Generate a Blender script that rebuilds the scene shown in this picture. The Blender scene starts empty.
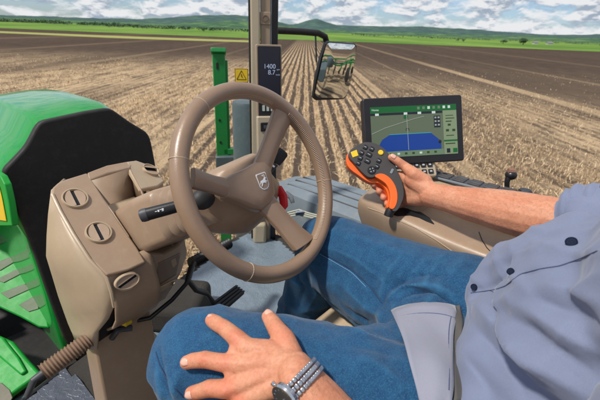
import bpy, math, random
import numpy as np
from mathutils import Vector, Matrix, noise, Quaternion
random.seed(7); np.random.seed(7)
C = bpy.context.scene.collection
rad = math.radians
# ------------------------------------------------------------------ frames
# cab frame: x = right, y = forward, z = up from the cab floor; the camera stands above its origin
FLOOR = 1.75
EYE = 1.08
MT = Matrix.Rotation(rad(50), 4, 'Z') @ Matrix.Translation((0, 0, FLOOR))
pit, rol = rad(23), rad(2.2)
_X = Vector((1, 0, 0)); _U = Vector((0, math.sin(pit), math.cos(pit))); CD = Vector((0, math.cos(pit), -math.sin(pit)))
CR = math.cos(rol)*_X + math.sin(rol)*_U
CU = -math.sin(rol)*_X + math.cos(rol)*_U
FV = Vector((-math.sin(rad(50)), math.cos(rad(50)), 0)); RV = Vector((math.cos(rad(50)), math.sin(rad(50)), 0))
def ray(px, py):                     # sight line of the photographer in the cab frame, per metre of depth
    w = ((px-300)/400)*CR + ((200-py)/400)*CU + CD
    return Vector((w.dot(RV), w.dot(FV), w.z))
def at(px, py, d): return ray(px, py)*d + Vector((0, 0, EYE))
def atz(px, py, z): v = ray(px, py); return v*((z-EYE)/v.z) + Vector((0, 0, EYE))
def atF(px, py, F): v = ray(px, py); return v*(F/v.y) + Vector((0, 0, EYE))
def atR(px, py, R): v = ray(px, py); return v*(R/v.x) + Vector((0, 0, EYE))
def onp(px, py, O, N): v = ray(px, py); E = Vector((0, 0, EYE)); return E + v*((O-E).dot(N)/v.dot(N))
V = Vector
# ------------------------------------------------------------------ mesh builder
class MB:
    def __init__(s): s.v = []; s.f = []
    def add(s, vs, fs):
        b = len(s.v); s.v += [Vector(v) for v in vs]; s.f += [tuple(b+i for i in f) for f in fs]; return s
    def box(s, c, size, ax=None):
        c = V(c); ax = ax or (V((1,0,0)), V((0,1,0)), V((0,0,1))); a = [V(ax[i])*size[i]/2 for i in range(3)]
        vs = [c+i*a[0]+j*a[1]+k*a[2] for i in (-1,1) for j in (-1,1) for k in (-1,1)]
        return s.add(vs, [(0,1,3,2),(4,6,7,5),(0,4,5,1),(2,3,7,6),(0,2,6,4),(1,5,7,3)])
    def loft(s, rings, cap=True, closed=True):
        n = len(rings[0]); vs = [p for r in rings for p in r]; fs = []
        for i in range(len(rings)-1):
            for j in range(n if closed else n-1):
                k = (j+1) % n
                fs.append((i*n+j, i*n+k, (i+1)*n+k, (i+1)*n+j))
        if cap: fs.append(tuple(range(n-1, -1, -1))); m = (len(rings)-1)*n; fs.append(tuple(m+i for i in range(n)))
        return s.add(vs, fs)
    def tube(s, pts, r, n=12, cap=True, ell=None, up=None):
        pts = [V(p) for p in pts]; rr = r if isinstance(r, (list, tuple)) else [r]*len(pts); rings = []
        prev = up
        for i, p in enumerate(pts):
            t = (pts[min(i+1, len(pts)-1)]-pts[max(i-1, 0)]).normalized()
            a = prev if prev is not None else (V((0,0,1)) if abs(t.z) < .9 else V((1,0,0)))
            a = (a - t*a.dot(t)).normalized(); b = t.cross(a); prev = a
            e = ell or (1, 1)
            rings.append([p + rr[i]*(math.cos(2*math.pi*k/n)*a*e[0]+math.sin(2*math.pi*k/n)*b*e[1]) for k in range(n)])
        return s.loft(rings, cap)
    def cyl(s, p0, p1, r0, r1=None, n=20): return s.tube([p0, p1], [r0, r1 if r1 is not None else r0], n)
    def prism(s, poly, vec):
        vec = V(vec); return s.loft([[V(p) for p in poly], [V(p)+vec for p in poly]])
    def lathe(s, o, axis, prof, n=24):    # prof: (radius, height along axis)
        o = V(o); t = V(axis).normalized(); a = (V((0,0,1)) if abs(t.z) < .9 else V((1,0,0))); a = (a-t*a.dot(t)).normalized(); b = t.cross(a)
        return s.loft([[o+t*h+r*(math.cos(2*math.pi*k/n)*a+math.sin(2*math.pi*k/n)*b) for k in range(n)] for r, h in prof])
    def sphere(s, c, r, n=16, ax=None):
        c = V(c); rr = r if isinstance(r, (list, tuple)) else (r, r, r); ax = ax or (V((1,0,0)), V((0,1,0)), V((0,0,1)))
        rings = []
        for i in range(n//2+1):
            th = math.pi*(i+.02)/(n/2+.04)
            rings.append([c+ax[0]*rr[0]*math.sin(th)*math.cos(2*math.pi*k/n)+ax[1]*rr[1]*math.sin(th)*math.sin(2*math.pi*k/n)+ax[2]*rr[2]*math.cos(th) for k in range(n)])
        return s.loft(rings)
    def grid(s, rows):
        n = len(rows[0]); vs = [p for r in rows for p in r]
        return s.add(vs, [(i*n+j, i*n+j+1, (i+1)*n+j+1, (i+1)*n+j) for i in range(len(rows)-1) for j in range(n-1)])
    def build(s, name, m, parent=None, bevel=0, seg=2, subsurf=0, smooth=True, ang=38, frame=MT, solid=0, sr=0):
        return mk(name, s.v, s.f, m, parent, bevel, seg, subsurf, smooth, ang, frame, solid, sr)
WM = {}
def mk(name, vs, fs, m, parent=None, bevel=0, seg=2, subsurf=0, smooth=True, ang=38, frame=MT, solid=0, sr=0, fixn=True):
    a = np.array([tuple(v) for v in vs], dtype=np.float64)
    if frame is not None:
        M = np.array(frame); a = a @ M[:3,:3].T + M[:3,3]
    W = WM.get(parent.name, Matrix()) if parent else Matrix()
    rot = MT.to_3x3().to_4x4() if frame is not None else Matrix()
    c = (a.min(0)+a.max(0))/2
    ow = Matrix.Translation(V(c)) @ rot
    Wi = np.array(ow.inverted()); loc = a @ Wi[:3,:3].T + Wi[:3,3]
    me = bpy.data.meshes.new(name); me.from_pydata(loc.tolist(), [], [tuple(int(i) for i in f) for f in fs]); me.update()
    if fixn and len(fs) < 60000:
        import bmesh
        bm = bmesh.new(); bm.from_mesh(me); bmesh.ops.recalc_face_normals(bm, faces=bm.faces); bm.to_mesh(me); bm.free()
    o = bpy.data.objects.new(name, me); C.objects.link(o)
    if parent: o.parent = parent
    o.matrix_parent_inverse = Matrix(); o.matrix_basis = W.inverted() @ ow
    WM[o.name] = ow
    if isinstance(m, (list, tuple)):
        for q in m: me.materials.append(q)
    elif m: me.materials.append(m)
    if smooth:
        me.shade_smooth(); me.set_sharp_from_angle(angle=rad(ang))
    if solid:
        d = o.modifiers.new('solid', 'SOLIDIFY'); d.thickness = solid; d.offset = -1
    if bevel:
        b = o.modifiers.new('bevel', 'BEVEL'); b.width = bevel; b.segments = seg; b.limit_method = 'ANGLE'; b.angle_limit = rad(30); b.use_clamp_overlap = True
    if subsurf:
        b = o.modifiers.new('sub', 'SUBSURF'); b.levels = subsurf; b.render_levels = subsurf
    return o
def root(name, label, cat, loc=(0,0,0), rotz=0, group=None, frame=None):
    o = bpy.data.objects.new(name, None); C.objects.link(o); o.empty_display_size = .1
    m = (frame or Matrix()) @ Matrix.Translation(loc) @ Matrix.Rotation(rotz, 4, 'Z'); o.matrix_basis = m; WM[o.name] = m
    return tag(o, label, cat, group)
def tag(o, label=None, cat=None, group=None, kind=None):
    if label: o['label'] = label
    if cat: o['category'] = cat
    if group: o['group'] = group
    if kind: o['kind'] = kind
    return o
def lab(o, t): o['label'] = t; return o
def copyobj(o, parent, world, name=None):
    c = o.copy(); C.objects.link(c); c.parent = parent; W = WM.get(parent.name, Matrix()) if parent else Matrix()
    c.matrix_parent_inverse = Matrix(); c.matrix_basis = W.inverted() @ world; WM[c.name] = world; return c

# organic body: overlapping swept spheres melted into one continuous surface
def organic(chains, voxel, it=6, fac=.5):
    mb = MB()
    for ch in chains:
        if ch[0] == 'e':
            mb.sphere(ch[1], ch[2], 24, ch[3] if len(ch) > 3 else None); continue
        pts = [V(p) for p, r in ch]; rs = [r for p, r in ch]
        for i in range(len(ch)):
            mb.sphere(pts[i], rs[i], 16)
            if i:
                a, b, ra, rb = pts[i-1], pts[i], rs[i-1], rs[i]; L = (b-a).length
                if L < 1e-5 or L <= abs(ra-rb): continue
                n = max(2, int(L/max(min(ra, rb)*.8, .003)))
                n = min(n, 12)
                mb.tube([a.lerp(b, k/n) for k in range(n+1)], [ra+(rb-ra)*k/n for k in range(n+1)], 16)
    me = bpy.data.meshes.new('tmp'); me.from_pydata([tuple(v) for v in mb.v], [], mb.f)
    import bmesh
    bm = bmesh.new(); bm.from_mesh(me); bmesh.ops.recalc_face_normals(bm, faces=bm.faces); bm.to_mesh(me); bm.free()
    o = bpy.data.objects.new('tmp', me); C.objects.link(o)
    m = o.modifiers.new('r', 'REMESH'); m.mode = 'VOXEL'; m.voxel_size = voxel
    if it: q = o.modifiers.new('s', 'SMOOTH'); q.factor = fac; q.iterations = it
    dg = bpy.context.evaluated_depsgraph_get(); dg.update(); ev = o.evaluated_get(dg); m2 = bpy.data.meshes.new_from_object(ev)
    n = len(m2.vertices); co = np.zeros(n*3); m2.vertices.foreach_get('co', co); nr = np.zeros(n*3); m2.vertices.foreach_get('normal', nr)
    fs = [tuple(p.vertices) for p in m2.polygons]
    bpy.data.objects.remove(o); bpy.data.meshes.remove(me); bpy.data.meshes.remove(m2)
    return co.reshape(-1, 3), nr.reshape(-1, 3), fs
# vectorised value noise for folds and wrinkles
_T = np.random.RandomState(3).rand(64, 64, 64)
def vnoise(p):
    i = np.floor(p).astype(int); f = p-i; f = f*f*(3-2*f); i = i % 63
    r = 0
    for a in (0, 1):
        for b in (0, 1):
            for c in (0, 1):
                w = (f[:,0] if a else 1-f[:,0])*(f[:,1] if b else 1-f[:,1])*(f[:,2] if c else 1-f[:,2])
                r = r + w*_T[(i[:,0]+a), (i[:,1]+b), (i[:,2]+c)]
    return r*2-1
def ridged(p): return (1-np.abs(vnoise(p)))**2
def fold_coords(co, d, s_along, s_across, off=0):
    """stretch the noise space so that ridges run along direction d"""
    d = np.array(V(d).normalized()); al = co @ d
    rest = co - np.outer(al, d)
    return np.outer(al*s_along, d) + rest*s_across + off

# ------------------------------------------------------------------ materials
def node_mat(name):
    m = bpy.data.materials.new(name); m.use_nodes = True; nt = m.node_tree; b = nt.nodes['Principled BSDF']; return m, nt, b
def N(nt, t, **k):
    n = nt.nodes.new(t)
    for a, v in k.items():
        if a in n.inputs.keys() if hasattr(n.inputs, 'keys') else False: n.inputs[a].default_value = v
        else: setattr(n, a, v)
    return n
def L(nt, a, b): nt.links.new(a, b)
def coord(nt, kind='Object', scale=None):
    t = nt.nodes.new('ShaderNodeTexCoord')
    if scale is None: return t.outputs[kind]
    m = nt.nodes.new('ShaderNodeMapping'); m.inputs['Scale'].default_value = scale if isinstance(scale, (tuple, list)) else (scale,)*3
    L(nt, t.outputs[kind], m.inputs[0]); return m.outputs[0]
def noise_n(nt, vec, scale, detail=4, rough=.6, dist=0):
    n = nt.nodes.new('ShaderNodeTexNoise'); n.inputs['Scale'].default_value = scale; n.inputs['Detail'].default_value = detail
    n.inputs['Roughness'].default_value = rough; n.inputs['Distortion'].default_value = dist
    if vec: L(nt, vec, n.inputs['Vector'])
    return n.outputs['Fac']
def ramp(nt, fac, stops, interp='LINEAR'):
    r = nt.nodes.new('ShaderNodeValToRGB'); r.color_ramp.interpolation = interp
    while len(r.color_ramp.elements) < len(stops): r.color_ramp.elements.new(.5)
    for e, (p, c) in zip(r.color_ramp.elements, stops):
        e.position = p; e.color = (c, c, c, 1) if isinstance(c, (int, float)) else (*c, 1)
    L(nt, fac, r.inputs[0]); return r.outputs[0]
def mixc(nt, fac, a, b, mode='MIX'):
    m = nt.nodes.new('ShaderNodeMix'); m.data_type = 'RGBA'; m.blend_type = mode
    if isinstance(fac, (int, float)): m.inputs[0].default_value = fac
    else: L(nt, fac, m.inputs[0])
    for s, v in ((6, a), (7, b)):
        if isinstance(v, (tuple, list)): m.inputs[s].default_value = (*v, 1)
        else: L(nt, v, m.inputs[s])
    return m.outputs[2]
def mth(nt, op, a, b=0, c=None):
    m = nt.nodes.new('ShaderNodeMath'); m.operation = op
    for i, v in enumerate((a, b) if c is None else (a, b, c)):
        if isinstance(v, (int, float)): m.inputs[i].default_value = v
        else: L(nt, v, m.inputs[i])
    return m.outputs[0]
def bump(nt, b, h, strength=.3, dist=.001, prev=None):
    n = nt.nodes.new('ShaderNodeBump'); n.inputs['Strength'].default_value = strength; n.inputs['Distance'].default_value = dist
    L(nt, h, n.inputs['Height'])
    if prev: L(nt, prev, n.inputs['Normal'])
    L(nt, n.outputs[0], b.inputs['Normal']); return n.outputs[0]
def plastic(name, col, rough=.45, grain=900, bs=.25, var=.12, spec=.5, coat=0, vs=9, dirt=None, bd=.0006):
    m, nt, b = node_mat(name); v = coord(nt)
    n1 = noise_n(nt, v, vs, 5, .65); c = mixc(nt, n1, tuple(x*(1-var) for x in col), tuple(min(1, x*(1+var)) for x in col))
    if dirt:
        n3 = noise_n(nt, v, vs*3.3, 8, .75); c = mixc(nt, ramp(nt, n3, [(.5, 0), (.75, dirt[1])]), c, dirt[0])
    L(nt, c, b.inputs['Base Color'])
    n4 = noise_n(nt, v, vs*2.5, 6, .7); L(nt, ramp(nt, n4, [(.3, max(.02, rough-.08)), (.75, min(1, rough+.1))]), b.inputs['Roughness'])
    b.inputs['Specular IOR Level'].default_value = spec; b.inputs['Coat Weight'].default_value = coat
    if bs: bump(nt, b, noise_n(nt, v, grain, 3, .6), bs, bd)
    return m
M = {}
M['tan'] = plastic('tan_plastic', (.33, .228, .152), .40, 700, .35, .1, .5, dirt=((.42, .34, .24), .35))
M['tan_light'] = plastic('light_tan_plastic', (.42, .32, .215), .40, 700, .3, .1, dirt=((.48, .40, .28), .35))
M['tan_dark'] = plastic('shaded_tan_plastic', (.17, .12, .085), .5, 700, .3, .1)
M['post'] = plastic('post_trim', (.42, .35, .25), .4, 500, .2, .08)
M['post2'] = plastic('post_trim_inner', (.30, .225, .155), .45, 500, .2, .08)
M['black'] = plastic('black_plastic', (.012, .012, .014), .38, 900, .2, .2)
M['blackmat'] = plastic('black_matte', (.022, .020, .020), .62, 500, .3, .25, .35, dirt=((.07, .06, .05), .35))
M['dark'] = plastic('dark_grey', (.05, .053, .06), .5, 500, .2, .2)
M['green'] = plastic('green_paint', (.006, .27, .035), .18, 60, .02, .1, .5, coat=.5, dirt=((.09, .12, .06), .2))
M['green_sat'] = plastic('green_satin', (.008, .30, .035), .5, 90, .1, .15, .35, dirt=((.06, .14, .04), .4))
M['green_post'] = plastic('green_painted_steel', (.008, .20, .04), .4, 90, .1, .15, .5, dirt=((.10, .12, .06), .4))
M['yellow'] = plastic('yellow', (.75, .50, .02), .4, 300, .05)
M['greybox'] = plastic('grey_moulded', (.17, .205, .235), .42, 300, .2, .15, .5, dirt=((.30, .28, .24), .5))
M['greytank'] = plastic('grey_tank', (.075, .105, .115), .4, 300, .1, .15, dirt=((.2, .17, .12), .4))
M['chrome'] = plastic('steel', (.62, .63, .65), .16, 200, .03); M['chrome'].node_tree.nodes['Principled BSDF'].inputs['Metallic'].default_value = 1
M['orange'] = plastic('orange_rubber', (.82, .13, .012), .45, 900, .3, .08)
M['grip'] = plastic('dark_grip', (.045, .040, .040), .5, 1200, .4, .15)
M['red'] = plastic('red_plastic', (.62, .015, .02), .3, 300, .05)
M['white'] = plastic('white_print', (.75, .78, .8), .5, 300, 0)
M['greyprint'] = plastic('grey_print', (.42, .44, .46), .5, 300, 0)
M['navy'] = plastic('navy_button', (.008, .014, .035), .75, 300, .05, spec=.15)
M['rubber'] = plastic('rubber', (.02, .02, .021), .6, 500, .3)
M['belt'] = plastic('belt_web', (.05, .047, .045), .8, 900, .5, .2, .2)
M['stripgrey'] = plastic('strip_grey', (.10, .095, .09), .8, 1300, .5, .2, .2)
M['seat'] = plastic('seat_fabric', (.52, .40, .27), .75, 1300, .6, .15, .2)
M['hose'] = plastic('tan_hose', (.23, .15, .10), .55, 500, .3, .12)
M['carpet'] = plastic('floor_mat', (.055, .05, .045), .85, 400, .9, .35, .2, bd=.004)
M['watchface'] = plastic('watch_face', (.03, .06, .14), .1, 300, 0)
def leather():
    m, nt, b = node_mat('brown_leather'); v = coord(nt)
    n1 = noise_n(nt, v, 14, 5, .6); c = mixc(nt, n1, (.215, .138, .088), (.31, .205, .134)); L(nt, c, b.inputs['Base Color'])
    b.inputs['Roughness'].default_value = .36; b.inputs['Coat Weight'].default_value = .25; b.inputs['Coat Roughness'].default_value = .3
    vo = nt.nodes.new('ShaderNodeTexVoronoi'); vo.inputs['Scale'].default_value = 620; L(nt, v, vo.inputs['Vector'])
    p = bump(nt, b, vo.outputs['Distance'], .22, .0006); bump(nt, b, noise_n(nt, v, 60, 4), .12, .002, p); return m
M['leather'] = leather()
def denim():
    m, nt, b = node_mat('blue_denim'); v = coord(nt)
    big = noise_n(nt, v, 5, 5, .6); fine = noise_n(nt, v, 520, 2, .7); mid = noise_n(nt, v, 60, 6, .7)
    c = mixc(nt, ramp(nt, big, [(.3, 0), (.7, 1)]), (.004, .026, .085), (.008, .048, .135))
    c = mixc(nt, ramp(nt, mid, [(.42, 0), (.75, .7)]), c, (.014, .088, .185))
    c = mixc(nt, ramp(nt, fine, [(.45, 0), (.7, .5)]), c, (.045, .155, .27))
    w = nt.nodes.new('ShaderNodeTexWave'); w.inputs['Scale'].default_value = 260; w.inputs['Distortion'].default_value = 1.5; w.bands_direction = 'DIAGONAL'; L(nt, v, w.inputs['Vector'])
    c = mixc(nt, mth(nt, 'MULTIPLY', w.outputs['Fac'], .22), c, (.06, .20, .34))
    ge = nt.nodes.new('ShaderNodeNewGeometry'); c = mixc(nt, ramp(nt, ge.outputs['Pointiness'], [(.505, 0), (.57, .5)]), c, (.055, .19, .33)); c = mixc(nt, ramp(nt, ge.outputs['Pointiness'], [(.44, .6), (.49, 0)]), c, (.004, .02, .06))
    L(nt, c, b.inputs['Base Color']); b.inputs['Roughness'].default_value = .85; b.inputs['Specular IOR Level'].default_value = .15
    b.inputs['Sheen Weight'].default_value = .15
    p = bump(nt, b, fine, .5, .0012); p = bump(nt, b, noise_n(nt, v, 26, 5, .6), .35, .006, p); bump(nt, b, w.outputs['Fac'], .25, .0008, p); return m
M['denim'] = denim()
def chambray(name, a, c2):
    m, nt, b = node_mat(name); v = coord(nt)
    big = noise_n(nt, v, 6, 5, .6); fine = noise_n(nt, v, 1150, 2, .7)
    c = mixc(nt, big, a, c2); c = mixc(nt, ramp(nt, fine, [(.4, 0), (.7, .2)]), c, (.34, .40, .50)); L(nt, c, b.inputs['Base Color'])
    b.inputs['Roughness'].default_value = .85; b.inputs['Specular IOR Level'].default_value = .15; b.inputs['Sheen Weight'].default_value = .2
    p = bump(nt, b, fine, .3, .0005); bump(nt, b, noise_n(nt, v, 26, 5, .55), .25, .005, p); return m
M['shirt'] = chambray('blue_chambray', (.142, .168, .262), (.195, .222, .325))
M['shirt2'] = chambray('grey_chambray', (.225, .228, .285), (.285, .285, .345))
M['thread'] = plastic('navy_thread', (.07, .09, .17), .8, 300, 0)
M['stitch'] = plastic('tan_thread', (.46, .34, .24), .7, 300, 0)
M['jstitch'] = plastic('dark_blue_thread', (.012, .035, .09), .8, 300, 0)
def skin():
    m, nt, b = node_mat('skin'); v = coord(nt)
    n1 = noise_n(nt, v, 22, 6, .6); n2 = noise_n(nt, v, 240, 3, .6); n3 = noise_n(nt, v, 70, 4, .6)
    c = mixc(nt, ramp(nt, n1, [(.35, 0), (.7, 1)]), (.62, .30, .18), (.52, .195, .105))
    c = mixc(nt, ramp(nt, n2, [(.35, .35), (.6, 0)]), c, (.38, .14, .075)); c = mixc(nt, ramp(nt, n3, [(.55, 0), (.8, .35)]), c, (.68, .40, .27))
    at_ = nt.nodes.new('ShaderNodeAttribute'); at_.attribute_name = 'flush'; c = mixc(nt, at_.outputs['Fac'], c, (.60, .15, .09))
    L(nt, c, b.inputs['Base Color']); b.inputs['Roughness'].default_value = .55; b.inputs['Specular IOR Level'].default_value = .35
    b.inputs['Subsurface Weight'].default_value = .12; b.inputs['Subsurface Radius'].default_value = (.012, .004, .002); b.inputs['Subsurface Scale'].default_value = .5
    vo = nt.nodes.new('ShaderNodeTexVoronoi'); vo.inputs['Scale'].default_value = 520; L(nt, v, vo.inputs['Vector'])
    p = bump(nt, b, vo.outputs['Distance'], .22, .0008); p = bump(nt, b, n3, .35, .003, p); return m
M['skin'] = skin()
m, nt, b = node_mat('fingernail'); b.inputs['Base Color'].default_value = (.72, .40, .31, 1); b.inputs['Roughness'].default_value = .25; M['nail'] = m
m, nt, b = node_mat('hair'); b.inputs['Base Color'].default_value = (.05, .03, .02, 1); b.inputs['Roughness'].default_value = .6; bump(nt, b, noise_n(nt, coord(nt, scale=(200, 200, 20)), 3), .8, .004); M['hair'] = m
def film(name, col=(.16, .19, .23)):
    m, nt, b = node_mat(name); v = coord(nt)
    n1 = noise_n(nt, v, 7, 6, .6, 1.5); c = mixc(nt, n1, tuple(x*.85 for x in col), tuple(x*1.15 for x in col)); L(nt, c, b.inputs['Base Color'])
    b.inputs['Roughness'].default_value = .3; b.inputs['Coat Weight'].default_value = .35; b.inputs['Coat Roughness'].default_value = .15
    vo = nt.nodes.new('ShaderNodeTexVoronoi'); vo.feature = 'DISTANCE_TO_EDGE'; vo.inputs['Scale'].default_value = 38
    d = nt.nodes.new('ShaderNodeMixRGB'); d.inputs[0].default_value = .12; nn = nt.nodes.new('ShaderNodeTexNoise'); nn.inputs['Scale'].default_value = 14; L(nt, v, nn.inputs['Vector'])
    L(nt, v, d.inputs[1]); L(nt, nn.outputs['Color'], d.inputs[2]); L(nt, d.outputs[0], vo.inputs['Vector'])
    p = bump(nt, b, ramp(nt, vo.outputs[0], [(0, 1), (.10, 0)]), .35, .003); bump(nt, b, noise_n(nt, v, 22, 5, .6, 2), .5, .008, p); return m
M['film'] = film('clear_floor_film', (.17, .215, .26)); M['film2'] = film('dusty_floor_film', (.085, .095, .12))
def glow(name, col, s=1.0):
    m, nt, b = node_mat(name); b.inputs['Base Color'].default_value = (*[c*.3 for c in col], 1); b.inputs['Emission Color'].default_value = (*col, 1); b.inputs['Emission Strength'].default_value = s*.72
    b.inputs['Roughness'].default_value = .3; return m
G = {k: glow('screen_'+k, c, s) for k, c, s in [
    ('green', (.006, .11, .022), 1), ('olive', (.105, .135, .085), 1), ('blue', (.006, .045, .26), 1), ('panel', (.20, .26, .15), 1), ('bar', (.13, .20, .12), 1),
    ('dark', (.008, .014, .02), 1), ('cyan', (.03, .33, .40), 1), ('line', (.30, .33, .30), 1), ('white', (.55, .62, .60), 1), ('digits', (.33, .38, .52), 1.0), ('display', (.010, .010, .018), 1), ('key', (.02, .05, .012), 1)]}
# ================================================================== SETTING
ROW = .40
def ground_mat():
    m, nt, b = node_mat('harvested_field'); P = coord(nt)
    sx = nt.nodes.new('ShaderNodeSeparateXYZ'); L(nt, P, sx.inputs[0]); x, y = sx.outputs[0], sx.outputs[1]
    def aniso(s, sc, det=5, r=.6):
        mp = nt.nodes.new('ShaderNodeMapping'); mp.inputs['Scale'].default_value = s; L(nt, P, mp.inputs[0]); return noise_n(nt, mp.outputs[0], sc, det, r)
    wob = mth(nt, 'MULTIPLY', mth(nt, 'SUBTRACT', aniso((1, .25, 1), 1.2, 4), .5), .22)
    ph = mth(nt, 'MULTIPLY', mth(nt, 'ADD', x, wob), 2*math.pi/ROW)
    row = mth(nt, 'MULTIPLY_ADD', mth(nt, 'SINE', ph), .5, .5)
    fine = aniso((1, 1, 1), 22, 6, .75); straw = aniso((1, .28, 1), 60, 5, .7); big = aniso((1, .12, 1), .16, 5, .65); med = aniso((1, .3, 1), 1.3, 6, .75)
    grain = aniso((1, .55, 1), 7, 5, .8)
    soil = mixc(nt, fine, (.055, .041, .033), (.125, .092, .072)); soil = mixc(nt, ramp(nt, straw, [(.56, 0), (.7, .5)]), soil, (.34, .25, .15))
    strw = mixc(nt, straw, (.34, .24, .145), (.84, .63, .39)); strw = mixc(nt, ramp(nt, fine, [(.35, .75), (.55, 0)]), strw, (.14, .095, .06))
    # centre strip keeps clean rows, the rest is patchier
    ax = mth(nt, 'ABSOLUTE', mth(nt, 'SUBTRACT', x, .35)); cen = ramp(nt, mth(nt, 'DIVIDE', ax, 8), [(.36, 1), (.46, 0)])
    rowm = ramp(nt, mth(nt, 'ADD', row, mth(nt, 'MULTIPLY', mth(nt, 'SUBTRACT', grain, .5), .9)), [(.30, 0), (.62, 1)])
    f0 = ramp(nt, med, [(.36, .25), (.6, 1)])
    fac_c = mth(nt, 'MULTIPLY', rowm, mth(nt, 'MULTIPLY_ADD', f0, .35, .65))
    side = mth(nt, 'MULTIPLY', ramp(nt, mth(nt, 'ADD', mth(nt, 'MULTIPLY', row, .09), mth(nt, 'ADD', mth(nt, 'MULTIPLY', med, .80), mth(nt, 'MULTIPLY', grain, .5))), [(.56, .05), (.74, .95)]), 1)
    near = nt.nodes.new('ShaderNodeMapRange'); L(nt, mth(nt, 'ADD', mth(nt, 'ADD', y, mth(nt, 'MULTIPLY', mth(nt, 'MAXIMUM', x, 0), 1.5)), mth(nt, 'MULTIPLY', big, 26)), near.inputs[0]); near.inputs[1].default_value = 40; near.inputs[2].default_value = 62; near.inputs[3].default_value = 1; near.inputs[4].default_value = .10
    side = mth(nt, 'MULTIPLY', side, near.outputs[0])
    dk = ramp(nt, big, [(.42, .25), (.56, 1)]); side = mth(nt, 'MULTIPLY', side, dk)
    # pale drill lines left by the header, at fixed distances from the tramline
    for xc, w, amp in ((3.95, .22, .9), (12.7, .55, .8), (7.6, .18, .35), (21, .5, .35), (-9, .35, .3), (-16.5, .6, .45), (-30, 1.0, .45), (-48, 2.0, .4), (36, 1.4, .3)):
        dx = mth(nt, 'ABSOLUTE', mth(nt, 'SUBTRACT', mth(nt, 'ADD', x, mth(nt, 'MULTIPLY', wob, 2.2)), xc))
        s = ramp(nt, mth(nt, 'DIVIDE', dx, w*2.4), [(.25, amp), (.5, 0)])
        side = mth(nt, 'MAXIMUM', side, mth(nt, 'MULTIPLY', s, mth(nt, 'MULTIPLY_ADD', grain, .8, .4)))
    far = nt.nodes.new('ShaderNodeMapRange'); L(nt, y, far.inputs[0]); far.inputs[1].default_value = 30; far.inputs[2].default_value = 120; far.inputs[3].default_value = 1; far.inputs[4].default_value = .35
    cf = mth(nt, 'MULTIPLY', fac_c, far.outputs[0])
    fac = mth(nt, 'ADD', mth(nt, 'MULTIPLY', cf, cen), mth(nt, 'MULTIPLY', side, mth(nt, 'SUBTRACT', 1, cen)))
    dkf = nt.nodes.new('ShaderNodeMapRange'); L(nt, mth(nt, 'ADD', y, mth(nt, 'MULTIPLY', mth(nt, 'ABSOLUTE', x), .6)), dkf.inputs[0]); dkf.inputs[1].default_value = 40; dkf.inputs[2].default_value = 62; dkf.inputs[3].default_value = 0; dkf.inputs[4].default_value = 1
    cc_ = mixc(nt, fac, soil, strw); cc_ = mixc(nt, mth(nt, 'MULTIPLY', dkf.outputs[0], mth(nt, 'MULTIPLY_ADD', cen, -.50, .60)), cc_, mixc(nt, ramp(nt, mth(nt, 'ADD', mth(nt, 'MULTIPLY', med, .6), mth(nt, 'MULTIPLY', grain, .4)), [(.38, 0), (.62, 1)]), (.036, .028, .025), (.092, .068, .055)))
    L(nt, cc_, b.inputs['Base Color']); b.inputs['Roughness'].default_value = .95; b.inputs['Specular IOR Level'].default_value = 0
    h = mth(nt, 'ADD', mth(nt, 'MULTIPLY', row, mth(nt, 'MULTIPLY_ADD', cen, .38, .12)), mth(nt, 'MULTIPLY', fine, .6)); bump(nt, b, h, .7, .05); return m
g = MB()
ys = [-6000, -600, -60, 0, 60, 600, 6000]; xs = [-5000, -600, -60, 0, 60, 600, 5000]
g.grid([[V((x, y, 0)) for x in xs] for y in ys]); tag(g.build('ground', ground_mat(), frame=None, smooth=False), kind='structure')
def meadow_mat():
    m, nt, b = node_mat('meadow'); P = coord(nt, scale=(1, .35, 1))
    n = noise_n(nt, P, .02, 6, .6); n2 = noise_n(nt, P, .12, 6, .7)
    c = mixc(nt, ramp(nt, n, [(.38, 0), (.62, 1)]), (.10, .19, .045), (.19, .29, .07)); c = mixc(nt, ramp(nt, n2, [(.55, 0), (.75, .6)]), c, (.055, .12, .04))
    L(nt, c, b.inputs['Base Color']); b.inputs['Roughness'].default_value = .95; b.inputs['Specular IOR Level'].default_value = 0; return m
MEAD = meadow_mat()
# meadow beyond the tilled land; its near edge wanders a little
xs = [-4000, -1500, -700, -400] + list(range(-300, 301, 12)) + [400, 700, 1500, 4000]
r0 = [V((x, 132+2.0*math.sin(x*.05)+1.2*math.sin(x*.13)+max(0, -x)*.02, .06)) for x in xs]
rows = [r0] + [[V((x, y, .06)) for x in xs] for y in (200, 400, 800, 1600)]
tag(MB().grid(rows).build('meadow', MEAD, frame=None, smooth=False), kind='structure')
m, nt, b = node_mat('yellow_strip'); L(nt, mixc(nt, noise_n(nt, coord(nt, scale=(.3, 1, 1)), .6, 5), (.22, .24, .05), (.36, .34, .09)), b.inputs['Base Color']); b.inputs['Roughness'].default_value = 1
tag(MB().grid([[V((x, 88+3*math.sin(x*.07)+max(0, x+40)*.25, .03)) for x in range(-190, -8, 6)], [V((x, 106+3*math.sin(x*.05+1), .03)) for x in range(-190, -8, 6)]]).build('flowering_strip', m, frame=None, smooth=False), kind='structure')
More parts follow.
